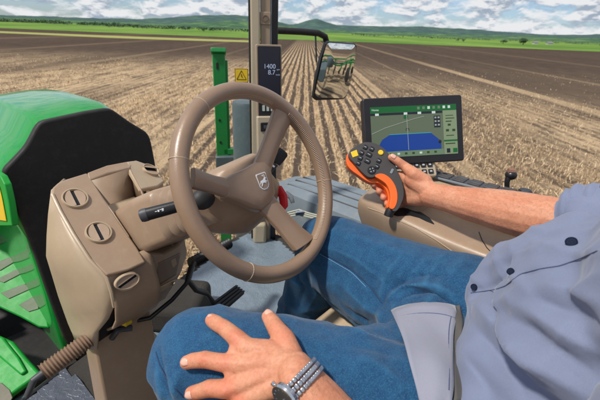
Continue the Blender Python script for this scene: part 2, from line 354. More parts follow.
# hills: two ridgelines
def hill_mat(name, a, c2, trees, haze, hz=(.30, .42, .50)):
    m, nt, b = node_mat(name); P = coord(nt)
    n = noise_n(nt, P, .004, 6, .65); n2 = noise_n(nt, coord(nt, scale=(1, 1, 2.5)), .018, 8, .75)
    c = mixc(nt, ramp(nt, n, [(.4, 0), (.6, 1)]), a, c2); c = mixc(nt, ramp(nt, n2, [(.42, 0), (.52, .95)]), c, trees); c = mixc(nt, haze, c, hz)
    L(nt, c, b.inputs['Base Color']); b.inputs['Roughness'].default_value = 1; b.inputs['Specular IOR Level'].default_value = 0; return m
def ridge(name, prof, Y, depth, mat, k):
    pts = sorted(prof); xs = np.linspace(-1.1, 1.3, 520); rows = []
    def hpx(t):
        px = 299+t*400/.92
        for (a, ha), (c, hc) in zip(pts, pts[1:]):
            if a <= px <= c: return ha+(hc-ha)*(px-a)/(c-a)
        return pts[0][1] if px < pts[0][0] else pts[-1][1]
    for j in range(12):
        s = j/11; yy = Y-depth*(1-s); e = s*s*(3-2*s); r = []
        for t in xs:
            h = hpx(t)*math.hypot(1, t)*Y/434*e + (noise.noise(V((t*14, s*3, k)))*.7+noise.noise(V((t*50, s*6, k)))*.5+noise.noise(V((t*160, s*9, k)))*.2)*Y/434*e*(1.3 if s < 1 else .7)
            r.append(V((t*yy, yy, max(-.5, h+.02+e*1.5))))
        rows.append(r)
    rows.append([V((p.x*1.1, p.y*1.15, -5)) for p in rows[-1]])
    return tag(MB().grid(rows).build(name, mat, frame=None), kind='structure')
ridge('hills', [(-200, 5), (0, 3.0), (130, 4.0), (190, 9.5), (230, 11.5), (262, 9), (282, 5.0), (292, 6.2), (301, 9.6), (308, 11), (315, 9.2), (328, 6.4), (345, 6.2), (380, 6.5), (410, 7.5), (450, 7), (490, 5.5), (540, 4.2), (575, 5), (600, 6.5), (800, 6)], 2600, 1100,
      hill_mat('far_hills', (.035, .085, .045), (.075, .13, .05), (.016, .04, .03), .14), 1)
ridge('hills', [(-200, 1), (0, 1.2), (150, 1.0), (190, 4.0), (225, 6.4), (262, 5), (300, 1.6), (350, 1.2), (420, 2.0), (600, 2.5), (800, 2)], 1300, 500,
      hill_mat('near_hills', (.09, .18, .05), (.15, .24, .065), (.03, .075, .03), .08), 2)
# stubble standing in the drill rows, thinning out with distance
def stubble():
    rng = np.random.RandomState(5); Vs = []; Cs = []
    n = 190000
    d = 3.2 + (38-3.2)*rng.rand(n)**1.35; t = rng.uniform(-.92, .95, n); x = d*t; y = d
    k = np.round((x-ROW*.25)/ROW); x = k*ROW + ROW*.25 + rng.normal(0, .040, n) + (rng.rand(n) < .25)*rng.normal(0, .12, n) + (np.abs(x-.35) > 3.2)*rng.normal(0, .11, n)
    p = np.stack([x*.35, y*.10, np.zeros(n)+.5], 1); pat = vnoise(p+9)+.6*vnoise(p*3.1+4)
    cen = np.abs(x-.35) < 3.2
    keep = np.where(cen, rng.rand(n) < .9, rng.rand(n) < np.clip(.55+pat*.95, .02, 1)*np.clip(1-(y+1.3*np.maximum(x, 0)-22)/22, .06, 1))
    # nothing grows under the tractor
    x, y = x[keep], y[keep]; n = len(x); d = y
    hgt = rng.uniform(.03, .115, n)*np.where(rng.rand(n) < .3, .4, 1); w = rng.uniform(.0035, .0075, n)*(1+d*.035)
    a = rng.uniform(0, 2*math.pi, n); la = rng.uniform(0, 2*math.pi, n); lean = rng.uniform(0, .6, n)*hgt
    lie = rng.rand(n) < .34; lean = np.where(lie, rng.uniform(.06, .18, n), lean); hgt = np.where(lie, rng.uniform(.01, .05, n), hgt)
    dx, dy = np.cos(a)*w, np.sin(a)*w; tx, ty = np.cos(la)*lean, np.sin(la)*lean
    z0 = np.full(n, .0)
    q = np.stack([np.stack([x-dx, y-dy, z0], 1), np.stack([x+dx, y+dy, z0], 1), np.stack([x+tx+dx*.7, y+ty+dy*.7, hgt], 1), np.stack([x+tx-dx*.7, y+ty-dy*.7, hgt], 1)], 1)
    me = bpy.data.meshes.new('stubble'); me.vertices.add(4*n); me.vertices.foreach_set('co', q.reshape(-1)); me.loops.add(4*n); me.loops.foreach_set('vertex_index', np.arange(4*n)); me.polygons.add(n)
    me.polygons.foreach_set('loop_start', np.arange(n)*4); me.polygons.foreach_set('loop_total', np.full(n, 4)); me.update(calc_edges=True)
    col = me.color_attributes.new('tint', 'FLOAT_COLOR', 'POINT'); v = rng.rand(n)**1.3
    lo, hi = np.array((.20, .13, .075)), np.array((.95, .73, .47)); c = lo+(hi-lo)*v[:, None]; c = np.concatenate([c, np.ones((n, 1))], 1); c = np.repeat(c, 4, 0); col.data.foreach_set('color', c.reshape(-1))
    m, nt, b = node_mat('cut_straw'); at_ = nt.nodes.new('ShaderNodeVertexColor'); at_.layer_name = 'tint'; L(nt, at_.outputs[0], b.inputs['Base Color']); b.inputs['Roughness'].default_value = .8; b.inputs['Specular IOR Level'].default_value = .05
    me.materials.append(m); o = bpy.data.objects.new('stubble', me); C.objects.link(o); tag(o, 'cut straw stubble standing in rows on the field', 'stubble', kind='stuff')
stubble()
# trees
def leafmat(n, a, c2):
    m, nt, b = node_mat(n); L(nt, mixc(nt, noise_n(nt, coord(nt), 1.1, 4), a, c2), b.inputs['Base Color']); b.inputs['Roughness'].default_value = .8; return m
LEAF = leafmat('dark_leaves', (.018, .045, .016), (.05, .10, .03)); BARK = plastic('bark', (.08, .06, .045), .9, 20, .5)
def leaves(mb, c, r, n, s):
    for i in range(n):
        q = V((random.gauss(0, 1), random.gauss(0, 1), random.gauss(0, 1))).normalized()*(random.random()**.4)
        p = V(c)+V((q.x*r[0], q.y*r[1], q.z*r[2])); a = V((random.gauss(0, 1), random.gauss(0, 1), random.gauss(0, 1))).normalized(); b = a.orthogonal().normalized()
        k = s*random.uniform(.6, 1.4); mb.add([p-a*k, p+b*k*.7, p+a*k, p-b*k*.7], [(0, 1, 2, 3)])
def tree(label, x, y, w, h, n=260, grp=None):
    r = root('tree', label, 'tree', (x, y, 0), group=grp)
    MB().tube([(x, y, -.1), (x+.1, y, h*.3), (x, y+.1, h*.6)], [w*.05, w*.035, w*.015], 7).build('trunk', BARK, r, frame=None)
    mb = MB()
    for k in range(6): leaves(mb, (x+random.uniform(-.3, .3)*w, y+random.uniform(-.3, .3)*w, h*random.uniform(.38, .72)), (w*.26, w*.26, h*.28), n//6, w*.055)
    mb.build('crown', LEAF, r, frame=None, smooth=False)
def pxw(px, y): return (px-299)/400*.92*y   # lateral offset of a far thing
tree('large dark round tree in the meadow, right of the screen on the horizon', pxw(517, 215), 215, 5.0, 3.6, 500)
tree('low dark tree on the meadow just left of the large round one', pxw(497, 225), 225, 3.8, 2.2)
tree('small tree standing alone in the meadow above the touchscreen', pxw(451, 240), 240, 1.9, 2.0)
tree('small bushy tree beside the lone one above the touchscreen', pxw(457, 236), 236, 2.0, 1.8)
tree('tiny tree at the far right edge of the meadow', pxw(597, 240), 240, 3.4, 2.2)
tree('thin tree in the meadow left of the window post', pxw(196, 260), 260, 2.6, 2.2)
fb = MB(); random.seed(3)
for i in range(420):
    px = random.uniform(-60, 132)
    if 62 < px < 70: continue
    y = random.uniform(420, 520); hh = random.uniform(1.6, 3.6)*(1 if px < 110 else .6)*(.5 if random.random() < .3 else 1); leaves(fb, (pxw(px, y), y, hh*.5), (3.2, 3, hh*.55), 14, .7)
for i in range(160):
    px = random.uniform(100, 250); y = random.uniform(300, 600); leaves(fb, (pxw(px, y), y, .9), (3, 3, 1.2), 12, .7)
for i in range(150):
    px = random.uniform(340, 620); y = random.uniform(380, 700); leaves(fb, (pxw(px, y), y, .7), (5, 3, .9), 12, .6)
tag(fb.build('distant_woodland', leafmat('hazy_leaves', (.035, .07, .035), (.07, .12, .05)), frame=None, smooth=False), 'line of dark woodland and scrub along the horizon', 'woodland', kind='stuff')
WALL = plastic('pale_wall', (.42, .42, .38), .8, 5, .1); ROOF = plastic('roof_sheet', (.22, .22, .21), .6, 5, .1)
for lb, px, y, w in (('small pale farm shed beside the large dark tree', 529, 262, 2.4), ('low pale farm building, the right one of two on the meadow', 543, 270, 3.0)):
    x = pxw(px, y); r = root('farm_shed', lb, 'shed', (x, y, 0)); MB().box((x, y, .55), (w, 3, 1.1)).build('wall', WALL, r, frame=None, smooth=False)
    MB().prism([(x-w/2-.2, y-1.7, 1.1), (x-w/2-.2, y, 1.7), (x-w/2-.2, y+1.7, 1.1)], (w+.4, 0, 0)).build('roof', ROOF, r, frame=None, smooth=False)
# ------------------------------------------------------------------ sky and sun
SUN_EL, SUN_ROT = 56, -122        # rotation clockwise from +Y
w = bpy.data.worlds.new('World'); bpy.context.scene.world = w; w.use_nodes = True; nt = w.node_tree; bg = nt.nodes['Background']
sky = nt.nodes.new('ShaderNodeTexSky'); sky.sky_type = 'NISHITA'; sky.sun_disc = False; sky.sun_elevation = rad(SUN_EL); sky.sun_rotation = rad(SUN_ROT); sky.altitude = 900
tc = nt.nodes.new('ShaderNodeTexCoord'); mp = nt.nodes.new('ShaderNodeMapping'); mp.inputs['Scale'].default_value = (1, 1, 2.6); L(nt, tc.outputs['Generated'], mp.inputs[0])
c1 = noise_n(nt, mp.outputs[0], 15, 9, .6, .3); 
mp2 = nt.nodes.new('ShaderNodeMapping'); mp2.inputs['Scale'].default_value = (1, 1, 2.6); mp2.inputs['Location'].default_value = (0, 0, .028); L(nt, tc.outputs['Generated'], mp2.inputs[0])
c2 = noise_n(nt, mp2.outputs[0], 15, 9, .6, .3)
shade = ramp(nt, mth(nt, 'MULTIPLY_ADD', mth(nt, 'SUBTRACT', c1, c2), 2.2, mth(nt, 'MULTIPLY_ADD', c1, -.6, .85)), [(.38, 0), (.60, 1)])
ccol = mixc(nt, shade, (3.6, 4.3, 5.3), (8.4, 8.5, 8.7))
fac = ramp(nt, c1, [(.39, 0), (.52, 1)])
skyc = mixc(nt, 1, sky.outputs[0], (.78, .93, 1.18), 'MULTIPLY')
L(nt, mixc(nt, fac, skyc, ccol), bg.inputs[0]); bg.inputs['Strength'].default_value = .098
sl = bpy.data.lights.new('sun', 'SUN'); sl.energy = 3.9; sl.angle = rad(5); sl.color = (1, .95, .87); so = bpy.data.objects.new('sun', sl); C.objects.link(so)
el, ro = rad(SUN_EL), rad(SUN_ROT); sd = V((math.sin(ro)*math.cos(el), math.cos(ro)*math.cos(el), math.sin(el))); so.rotation_euler = sd.to_track_quat('Z', 'Y').to_euler()
# ------------------------------------------------------------------ camera
cam = bpy.data.cameras.new('camera'); cam.lens = 24; cam.sensor_width = 36; cam.clip_start = .02; cam.clip_end = 20000
cam.dof.use_dof = True; cam.dof.focus_distance = .85; cam.dof.aperture_fstop = 9
co = bpy.data.objects.new('camera', cam); C.objects.link(co)
R = Matrix((CR, CU, -CD)).transposed().to_4x4(); co.matrix_world = Matrix.Translation((0, 0, FLOOR+EYE)) @ R; bpy.context.scene.camera = co
sc = bpy.context.scene; sc.view_settings.view_transform = 'Standard'; sc.view_settings.look = 'None'; sc.view_settings.exposure = 0
sc.cycles.max_bounces = 6; sc.cycles.use_denoising = True
# ================================================================== TRACTOR (everything bolted to it is a part)
T = root('tractor', 'green tractor seen from its tan cab, with black hood panel, steering wheel and screens', 'tractor', frame=Matrix.Rotation(rad(50), 4, 'Z'))
def ring(O, Nn, r, n=32, ph=0, e=(1, 1), up=V((0, 0, 1))):
    Nn = V(Nn).normalized(); a = (up-Nn*up.dot(Nn)).normalized(); b = Nn.cross(a); return [V(O)+a*math.cos(2*math.pi*k/n+ph)*r*e[0]+b*math.sin(2*math.pi*k/n+ph)*r*e[1] for k in range(n)]
def rrect(O, ux, uy, w, h, r, n=5):
    out = []
    for cx, cy, a0 in ((w/2-r, h/2-r, 0), (-w/2+r, h/2-r, 90), (-w/2+r, -h/2+r, 180), (w/2-r, -h/2+r, 270)):
        for k in range(n+1):
            a = rad(a0+90*k/n); out.append(V(O)+V(ux)*(cx+r*math.cos(a))+V(uy)*(cy+r*math.sin(a)))
    return out
def text(name, s, O, ux, uy, size, m, parent, ext=.0003, align='CENTER'):
    c = bpy.data.curves.new(name, 'FONT'); c.body = s; c.size = size; c.extrude = ext; c.align_x = align; c.align_y = 'CENTER'
    o = bpy.data.objects.new(name, c); C.objects.link(o); dg = bpy.context.evaluated_depsgraph_get(); me = bpy.data.meshes.new_from_object(o.evaluated_get(dg)); bpy.data.objects.remove(o)
    vs = [V(O)+V(ux)*v.co.x+V(uy)*v.co.y+V(ux).cross(V(uy))*v.co.z for v in me.vertices]; fs = [tuple(p.vertices) for p in me.polygons]
    return mk(name, vs, fs, m, parent, smooth=False, fixn=False)
# ---- floor
f0 = [V((-.15, .35, 0)), V((1.02, .35, 0)), V((1.32, .9, 0)), V((1.32, 1.22, 0)), V((1.10, 1.45, 0)), V((.30, 1.28, 0)), V((-.15, .95, 0))]
f0 = [V((-.3, -.55, 0)), V((1.12, -.55, 0)), V((1.30, .9, 0)), V((1.50, 1.30, 0)), V((1.44, 1.57, 0)), V((1.24, 1.54, 0)), V((.98, 1.47, 0)), V((.40, 1.27, 0)), atz(66, 368, 0), atz(25, 400, 0), V((-.3, .80, 0))]
MB().prism(f0, (0, 0, -.10)).build('cab_floor', M['carpet'], T, bevel=.01)
def crumple(poly, z, name, mat, amp=.007, st=.012, parent=T, sc=11, holes=None):
    mnx = min(p[0] for p in poly); mxx = max(p[0] for p in poly); mny = min(p[1] for p in poly); mxy = max(p[1] for p in poly)
    nx = int((mxx-mnx)/st)+1; ny = int((mxy-mny)/st)+1; P = []
    for j in range(ny+1):
        for i in range(nx+1): P.append((mnx+i*st, mny+j*st))
    def inside(x, y):
        c = False; n = len(poly)
        for i in range(n):
            x1, y1 = poly[i][:2]; x2, y2 = poly[(i+1) % n][:2]
            if (y1 > y) != (y2 > y) and x < (x2-x1)*(y-y1)/(y2-y1)+x1: c = not c
        return c
    co = np.array([(x, y, 0) for x, y in P]); h = ridged(co*sc+3)**2*.6+ridged(co*sc*2.3+11)**2*.35+vnoise(co*5)*.3
    vs = [V((x, y, z+.002+amp*(max(-.1, float(hh))+.1))) for (x, y), hh in zip(P, h)]; fs = []
    for j in range(ny):
        for i in range(nx):
            x, y = mnx+(i+.5)*st, mny+(j+.5)*st
            if inside(x, y): k = j*(nx+1)+i; fs.append((k, k+1, k+nx+2, k+nx+1))
    used = sorted({i for f in fs for i in f}); mp = {u: i for i, u in enumerate(used)}
    return mk(name, [vs[u] for u in used], [tuple(mp[i] for i in f) for f in fs], mat, parent, ang=180)
fl = crumple([(.52, .70), (1.22, .70), (1.42, 1.32), (1.36, 1.52), (1.22, 1.50), (.98, 1.43), (.58, 1.28)], 0, 'floor_film', M['film'], parent=None)
tag(fl, 'crumpled clear protective film on the cab floor under the steering wheel', 'plastic film')
f2 = crumple([tuple(atz(x, y, 0))[:2] for x, y in ((66, 370), (88, 388), (104, 410), (104, 470), (-60, 470), (24, 403))], 0, 'floor_film', M['film2'], .008, parent=None)
tag(f2, 'dusty dark protective film on the floor left of the tan console base', 'plastic film')
# ---- hood
F0 = 1.5
bk = [atF(x, y, F0) for x, y in ((39, 122), (58, 118), (85, 112), (107, 108.5), (113, 109.5), (130, 122), (147, 132), (151, 139), (157, 170))]
bk += [V((.83, F0, .2)), V((.80, F0, -.3)), V((.40, F0, -.3))] + [atF(x, y, F0) for x, y in ((66, 342), (50, 300), (30, 240), (8, 190), (3, 171), (14, 160), (27, 146))]
bk = [p for i in range(len(bk)) for p in (bk[i].lerp(bk[(i+1) % len(bk)], .18), bk[i].lerp(bk[(i+1) % len(bk)], .82))]
bk = [p for i in range(len(bk)) for p in (bk[i].lerp(bk[(i+1) % len(bk)], .25), bk[i].lerp(bk[(i+1) % len(bk)], .75))]
hp = MB().prism(bk, (0, .03, 0)).build('hood_rear_panel', M['blackmat'], T, bevel=.008, seg=3); lab(hp, 'matte black panel closing the rear of the green hood')
# green hood shell: the outline of the panel carried forward over the engine
top = [V((.838, F0, -.3)), V((.84, F0, .3))] + [atF(x, y, F0) for x, y in ((157, 170), (151, 139), (147, 132), (130, 122), (113, 109.5), (107, 108.5), (85, 112), (58, 118), (39, 122), (27, 146), (14, 160), (3, 171), (-4, 190))] + [atF(30, 240, F0)+V((-.004, 0, 0)), atF(50, 300, F0)+V((-.004, 0, 0)), atF(62, 340, F0)+V((0, 0, -.2))]
c0 = .56; hood = MB(); rs = []
for i, (F, kx, dz, sl) in enumerate(((1.515, .985, -.006, 0), (1.535, 1.0, .0, 0), (1.58, 1.0, .010, .006), (1.7, 1.0, .012, .008), (1.9, 1.0, .010, .01), (2.1, 1.0, -.004, .01), (2.4, .99, -.05, .01), (2.8, .95, -.13, .01), (3.2, .93, -.22, 0), (3.45, .8, -.4, 0))):
    rs.append([V((c0+(p.x-c0)*kx, F, p.z+dz*max(0, min(1, (p.z-.2)/.5))+sl*(1-abs(p.x-.56)/.3)*(p.z > .6))) for p in top])
hood.loft(rs, closed=True)
ho = hood.build('hood', M['green'], T, ang=75, bevel=.02, seg=4)
# left side panels below the hood with dark grille openings
GP = at(20, 270, 1.75); GN = V((-.45, -.45, .77)).normalized()
def gp_(x, y, o=0): return onp(x, y, GP, GN)+GN*o
sp = MB().prism([gp_(x, y, -.02) for x, y in ((-60, 200), (4, 222), (15, 228), (26, 250), (38, 284), (47, 316), (49, 328), (38, 327), (20, 317), (-60, 280))], GN*.02); spn = sp.build('side_panel', M['green_sat'], T, bevel=.006); lab(spn, 'bright green slotted side panel below the hood')
GM = plastic('grille_mesh', (.12, .15, .09), .6, 300, .8, .4)
for poly in (((-4, 263), (11, 257), (15, 262), (0, 271)), ((-4, 280), (20, 268), (25, 272), (4, 283)), ((1, 293), (25, 284), (31, 289), (9, 299)), ((19, 305), (33, 297), (38, 301), (39, 309), (29, 312)), ((-6, 236), (8, 234), (11, 240), (-4, 246)), ((-30, 270), (-10, 262), (-6, 270), (-28, 280)), ((14, 243), (20, 243), (26, 256), (24, 260))):
    MB().prism([gp_(x, y, .001) for x, y in poly], GN*.003).build('grille', GM, spn, bevel=.003)
MB().prism([gp_(x, y, -.22) for x, y in ((-90, 250), (70, 330), (80, 440), (-90, 440))], GN*.03).build('engine_bay', M['blackmat'], T)
YN = V((-1, -.02, .12)).normalized(); YP = V((.268, 1.5, .55))
for nm, pl, mt in (('hood_side', ((-60, 172), (-6, 172), (0, 176), (4, 184), (8, 202), (12, 226), (-60, 226)), M['green_sat']), ('stripe', ((-40, 180), (0, 186), (3, 198), (7.5, 221), (-40, 214)), M['yellow'])):
    MB().prism([onp(x, y, YP, YN)+YN*(-.02 if nm == 'hood_side' else .001) for x, y in pl], YN*(.02 if nm == 'hood_side' else .003)).build(nm, mt, ho, bevel=.003)
# lower walkway and pipes at the left
CP = at(10, 370, 1.42); CN = V((-.35, -.35, .87)).normalized()
def cp_(x, y, o=0): return onp(x, y, CP, CN)+CN*o
wpo = MB().prism([cp_(x, y, -.03) for x, y in ((-60, 320), (-6, 333), (12, 341), (26, 358), (38, 371), (40, 374), (20, 388), (0, 403), (-60, 410))], CN*.03).build('engine_side_cover', M['green_sat'], T, bevel=.008, seg=3)
MB().prism([cp_(x, y, .0) for x, y in ((-6, 336), (4, 338), (20, 358), (28, 372), (22, 376), (-6, 352))], CN*.012).build('raised_panel', M['green_sat'], wpo, bevel=.006, seg=3)
MB().prism([cp_(x, y, .001) for x, y in ((-20, 384), (2, 383), (10, 390), (13, 398), (8, 406), (-20, 406))], CN*.003).build('foot_grip', plastic('foot_grip', (.16, .15, .11), .7, 200, .8, .4), wpo, bevel=.003)
pp = MB(); 
for i in range(14):
    x0, y0 = random.uniform(-.1, .22), random.uniform(1.30, 1.5); pp.tube([(x0, y0, -.5), (x0+random.uniform(-.08, .08), y0+random.uniform(-.05, .05), -.3), (x0+random.uniform(-.15, .15), y0+.1, -.12)], random.uniform(.006, .022), 8)
for i in range(10): pp.box((random.uniform(-.1, .22), random.uniform(1.32, 1.55), random.uniform(-.4, -.22)), [random.uniform(.03, .1) for _ in range(3)])
pp.box((.12, 1.62, -.55), (.5, .35, .75)); pp.box((-.15, 1.6, -.75), (1.3, .9, .3)); pp.box((-.25, 1.9, -.3), (.8, .2, .7))
for i in range(22):
    x0, y0 = random.uniform(-.2, .25), random.uniform(1.28, 1.44); pp.tube([(x0, y0, -.62), (x0+random.uniform(-.1, .1), y0-.03, -.45), (x0+random.uniform(-.15, .15), y0+.02, -.3), (x0+random.uniform(-.2, .2), y0+.1, -.2)], random.uniform(.005, .016), 7)
eng = pp.build('engine', M['blackmat'], T, bevel=.003); lab(eng, 'dark hoses and brackets of the engine below the hood side')
tb = MB(); tb.tube([(.02, 1.42, -.26), (.12, 1.40, -.17), (.2, 1.36, -.13)], .012, 10).tube([(.0, 1.5, -.3), (.08, 1.38, -.18), (.13, 1.30, -.16)], .007, 8); tb.build('coolant_pipe', M['greytank'], T)
MB().box((.04, 1.5, -.14), (.03, .2, .05), (V((1, .2, 0)).normalized(), V((-.2, 1, 0)).normalized(), V((0, 0, 1)))).build('bracket', plastic('primer', (.42, .30, .2), .6, 100), T, bevel=.004)
# ---- window frame strip at the lower left (cab sill)
MB().tube([atz(66, 368, .0), atz(24, 401, .0), V((-.30, .79, .0))], .010, 8).build('door_sill', M['black'], T)
# ---- right front cab post
pc = V((1.363, 1.417, 0)); PK = 1.356
dv = (V((0, 0, 0))-V((pc.x, pc.y, 0))).normalized(); sd_ = V((-dv.y, dv.x, 0))      # sd_: to the right in the view
if sd_.dot(RV if False else V((CR.dot(RV), CR.dot(FV), 0))) < 0: sd_ = -sd_
def pbox(mb, a0, a1, b0, b1, z0, z1):   # a: along sd_, b: toward viewer
    mb.box(pc+sd_*(a0+a1)/2*PK+dv*(b0+b1)/2*PK+V((0, 0, (z0+z1)/2)), ((a1-a0)*PK, (b1-b0)*PK, z1-z0), (sd_, dv, V((0, 0, 1))))
mb = MB(); pbox(mb, -.031, .0, -.06, .02, -.02, 1.75); post = mb.build('cab_post', M['post'], T, bevel=.008, seg=3); lab(post, 'tan trimmed front window post of the cab')
mb = MB(); pbox(mb, .001, .035, -.06, .008, -.02, 1.75); mb.build('inner_trim', M['post2'], post, bevel=.004)
mb = MB(); pbox(mb, -.0385, -.032, -.06, -.01, -.02, 1.75); mb.build('window_seal', M['rubber'], post, bevel=.003)
mb = MB(); pbox(mb, .036, .060, -.06, -.004, -.02, 1.75); mb.build('window_seal', M['black'], post, bevel=.004)
mb = MB(); pbox(mb, .0355, .0385, -.003, .006, 0, 1.75); mb.build('edge_trim', M['greybox'], post, bevel=.001)
zc = at(268, 17, 1.16*PK).z
mb = MB(); pbox(mb, .0, .035, .008, .012, zc-.026, zc+.026); kb = mb.build('cover_plate', M['post2'], post, bevel=.003)
mb = MB(); o_ = pc+sd_*.0175*PK+dv*.012*PK+V((0, 0, zc)); mb.lathe(o_, dv, [(.015, 0), (.015, .003), (.011, .0035), (.011, .002), (.004, .002)]); mb.build('speaker_grille', M['tan_dark'], kb)
mb = MB(); pbox(mb, -.030, .022, -.05, .035, 0, .12); mb.build('post_foot', M['post'], post, bevel=.015, seg=3)
# corner post display
dp = at(269.5, 82, 1.10*PK); dn = V((-.55, -.80, .08)).normalized(); dr = dn.cross(V((0, 0, 1))).normalized(); dr = dr if dr.dot(sd_) > 0 else -dr; du = (dr.cross(dn)).normalized(); du = du if du.z > 0 else -du
def pt(px, py, o=0): return onp(px, py, dp, dn)+dn*o
W_ = (pt(281.5, 82)-pt(258, 82)).dot(dr); H_ = (pt(269, 46)-pt(269, 117)).dot(du)
mb = MB(); mb.prism([p-dn*.03 for p in rrect(dp, dr, du, W_+.006, H_+.008, .005)], dn*.028); cd_ = mb.build('corner_display', M['post2'], T, bevel=.002); lab(cd_, 'slim upright instrument display on the window post reading 1400 and 8.7')
MB().prism([p-dn*.004 for p in rrect(dp, dr, du, W_-.004, H_-.004, .004)], dn*.005).build('bezel', M['black'], cd_, bevel=.001)
MB().prism([p+dn*.0015 for p in rrect(dp+du*.02, dr, du, W_-.014, H_-.06, .002)], dn*.0005).build('screen', G['display'], cd_)
dg1 = pt(269.5, 66.5, .0025); dg2 = pt(271.5, 72.5, .0025)
text('digits', '1400', dg1, dr, du, .023, G['digits'], cd_); text('digits', '8.7', dg2, dr, du, .023, G['digits'], cd_)
text('unit', 'rpm', pt(278.0, 69.5, .0025), dr, du, .0075, G['digits'], cd_); text('unit', 'km/h', pt(277.8, 74.8, .0025), dr, du, .0075, G['digits'], cd_)
text('unit', '▮▮▮', pt(267, 107, .0025), dr, du, .014, G['line'], cd_) if False else None
for k in range(3): MB().prism(rrect(pt(263.5+k*4.2, 108, .002), dr, du, .010, .022, .002), dn*.0004).build('icon', G['line'], cd_)
sw = at(266.5, 127, 1.12*PK); mb = MB(); mb.prism([p-dn*.02 for p in rrect(sw, dr, du, .044, .034, .003)], dn*.02); sb = mb.build('switch', M['black'], post, bevel=.002)
MB().prism([p for p in rrect(sw+dn*.001, dr, du, .022, .012, .002)], dn*.004).build('rocker', M['dark'], sb, bevel=.001)
mb = MB(); mb.prism([p-dn*.045 for p in rrect(at(266, 137, 1.12*PK), dr, du, .06, .15, .006)], dn*.03); mb.build('lower_trim', M['post'], post, bevel=.004)
# ---- warning plate
ws = at(241.5, 75.5, 1.70); wn = (-ray(241.5, 75.5)).normalized(); wr = V((0, 0, 1)).cross(wn).normalized(); wr = wr if wr.dot(sd_) > 0 else -wr; wu = V((0, 0, 1)); wn = wr.cross(wu); wn = wn if wn.dot(ray(241, 75)) < 0 else -wn
wt = MB().prism([p-wn*.002 for p in rrect(ws, wr, wu, .057, .057, .002)], wn*.002).build('warning_sign', M['yellow'], T); lab(wt, 'yellow square warning label with a black triangle by the window post')
tri = lambda s, o, c=V((0, 0, 0)): [ws+c+wr*x*s+wu*z*s+wn*o for x, z in ((-1, -.8), (1, -.8), (0, 1))]
for a, b2 in ((0, 1), (1, 2), (2, 0)):
    t3 = tri(.020, .0008); MB().tube([t3[a], t3[b2]], .0012, 6).build('triangle_edge', M['black'], wt)
MB().tube([ws+wn*.0008+wu*.006, ws+wn*.0008-wu*.003, ws+wn*.0008-wu*.003+wr*.004-wu*.005], .0016, 6).build('symbol', M['black'], wt)
MB().prism(rrect(ws+wn*.0004, wr, wu, .055, .055, .002), wn*.0002).build('border', M['black'], wt); MB().prism(rrect(ws+wn*.0006, wr, wu, .051, .051, .002), wn*.0002).build('face', M['yellow'], wt)
# ---- green upright outside, grey tank beside it
gt, gb = at(218.5, 53, 3.0), at(224.5, 170, 3.0); gx = V((gt.x, gt.y, 0)); 
gd = -V((gx.x, gx.y, 0)).normalized(); gs = V((-gd.y, gd.x, 0)); gs = gs if gs.dot(sd_) > 0 else -gs
mb = MB(); mb.box(V((gt.x, gt.y, (gt.z-.7)/2)), (.095, .05, gt.z+.7), (gs, gd, V((0, 0, 1)))); gp = mb.build('marker_arm', M['green_post'], T, bevel=.006); lab(gp, 'upright green steel arm outside the window left of the post')
MB().box(V((gt.x, gt.y, gt.z+.012))+gd*.006, (.112, .085, .035), (gs, (gd+V((0, 0, .35))).normalized(), (V((0, 0, 1))-gd*.35).normalized())).build('cap', M['green_post'], gp, bevel=.006)
MB().box(V((gt.x, gt.y, gt.z/2-.3))+gs*.056-gd*.02, (.018, .07, gt.z+.5), (gs, gd, V((0, 0, 1)))).build('flange', M['green_post'], gp, bevel=.003)
for z in (gt.z-.09, .40, .22): MB().prism(rrect(V((gt.x, gt.y, z))+gd*.026-gs*.012, gs, V((0, 0, 1)), .018, .05 if z > .6 else .02, .008), gd*.002).build('slot', M['black'], gp)
MB().box(V((gt.x, gt.y, .14))+gs*.12, (.22, .05, .05), (gs, gd, V((0, 0, 1)))).build('crossbar', M['green_post'], gp, bevel=.005)
MB().box(V((gt.x, gt.y, .06))+gs*.02+gd*.03, (.16, .06, .10), (gs, gd, V((0, 0, 1)))).build('foot', M['greytank'], gp, bevel=.01)
tk = at(246, 100, 2.55); mb = MB(); mb.lathe((tk.x, tk.y, -.7), (0, 0, 1), [(.09, 0), (.09, .85), (.094, .86), (.094, .875), (.09, .885), (.09, tk.z+.675), (.084, tk.z+.69), (.05, tk.z+.70)], 32)
tko = mb.build('grey_canister', M['greytank'], T); lab(tko, 'dark grey round canister outside behind the window post')
# ---- grey moulded step box outside right
b0, b1 = V((1.22, .30, 0)), V((1.22, 1.0, 0))
prof = [(-.13, .04), (-.14, .20), (-.13, .245), (-.10, .262), (-.072, .264), (-.068, .258), (-.055, .258), (-.050, .266), (-.01, .27), (-.006, .264), (.006, .264), (.01, .271), (.05, .272), (.055, .265), (.066, .265), (.07, .272), (.13, .268), (.17, .24), (.18, .18), (.18, .04)]
mb = MB(); rr_ = []
for i in range(12):
    s = i/11; k = 1-(max(0, s-.72)/.28)**2*.25; rr_.append([V((1.42+x*k+.02*s, .30+1.02*s, .16+(z-.04)*(1-(max(0, s-.85)/.15)**2*.18))) for x, z in prof])
mb.loft(rr_); gbx = mb.build('step_box', M['greybox'], T, ang=28); lab(gbx, 'grey ribbed plastic box outside below the right window')
for gx_ in (-.058, .0, .060): MB().tube([V((1.42+gx_+.02*s_/10, .32+.92*s_/10, .3835+(.002 if gx_ >= 0 else -.006)-(.0 if s_ < 9 else .004))) for s_ in range(11)], .0055, 6).build('groove', M['dark'], gbx)
mb = MB(); mb.prism(rrect(V((1.44, 1.28, .325)), V((1, 0, 0)), V((0, 1, 0)), .24, .12, .03), (0, 0, .03)).build('end_cap', M['greybox'], gbx, bevel=.01)
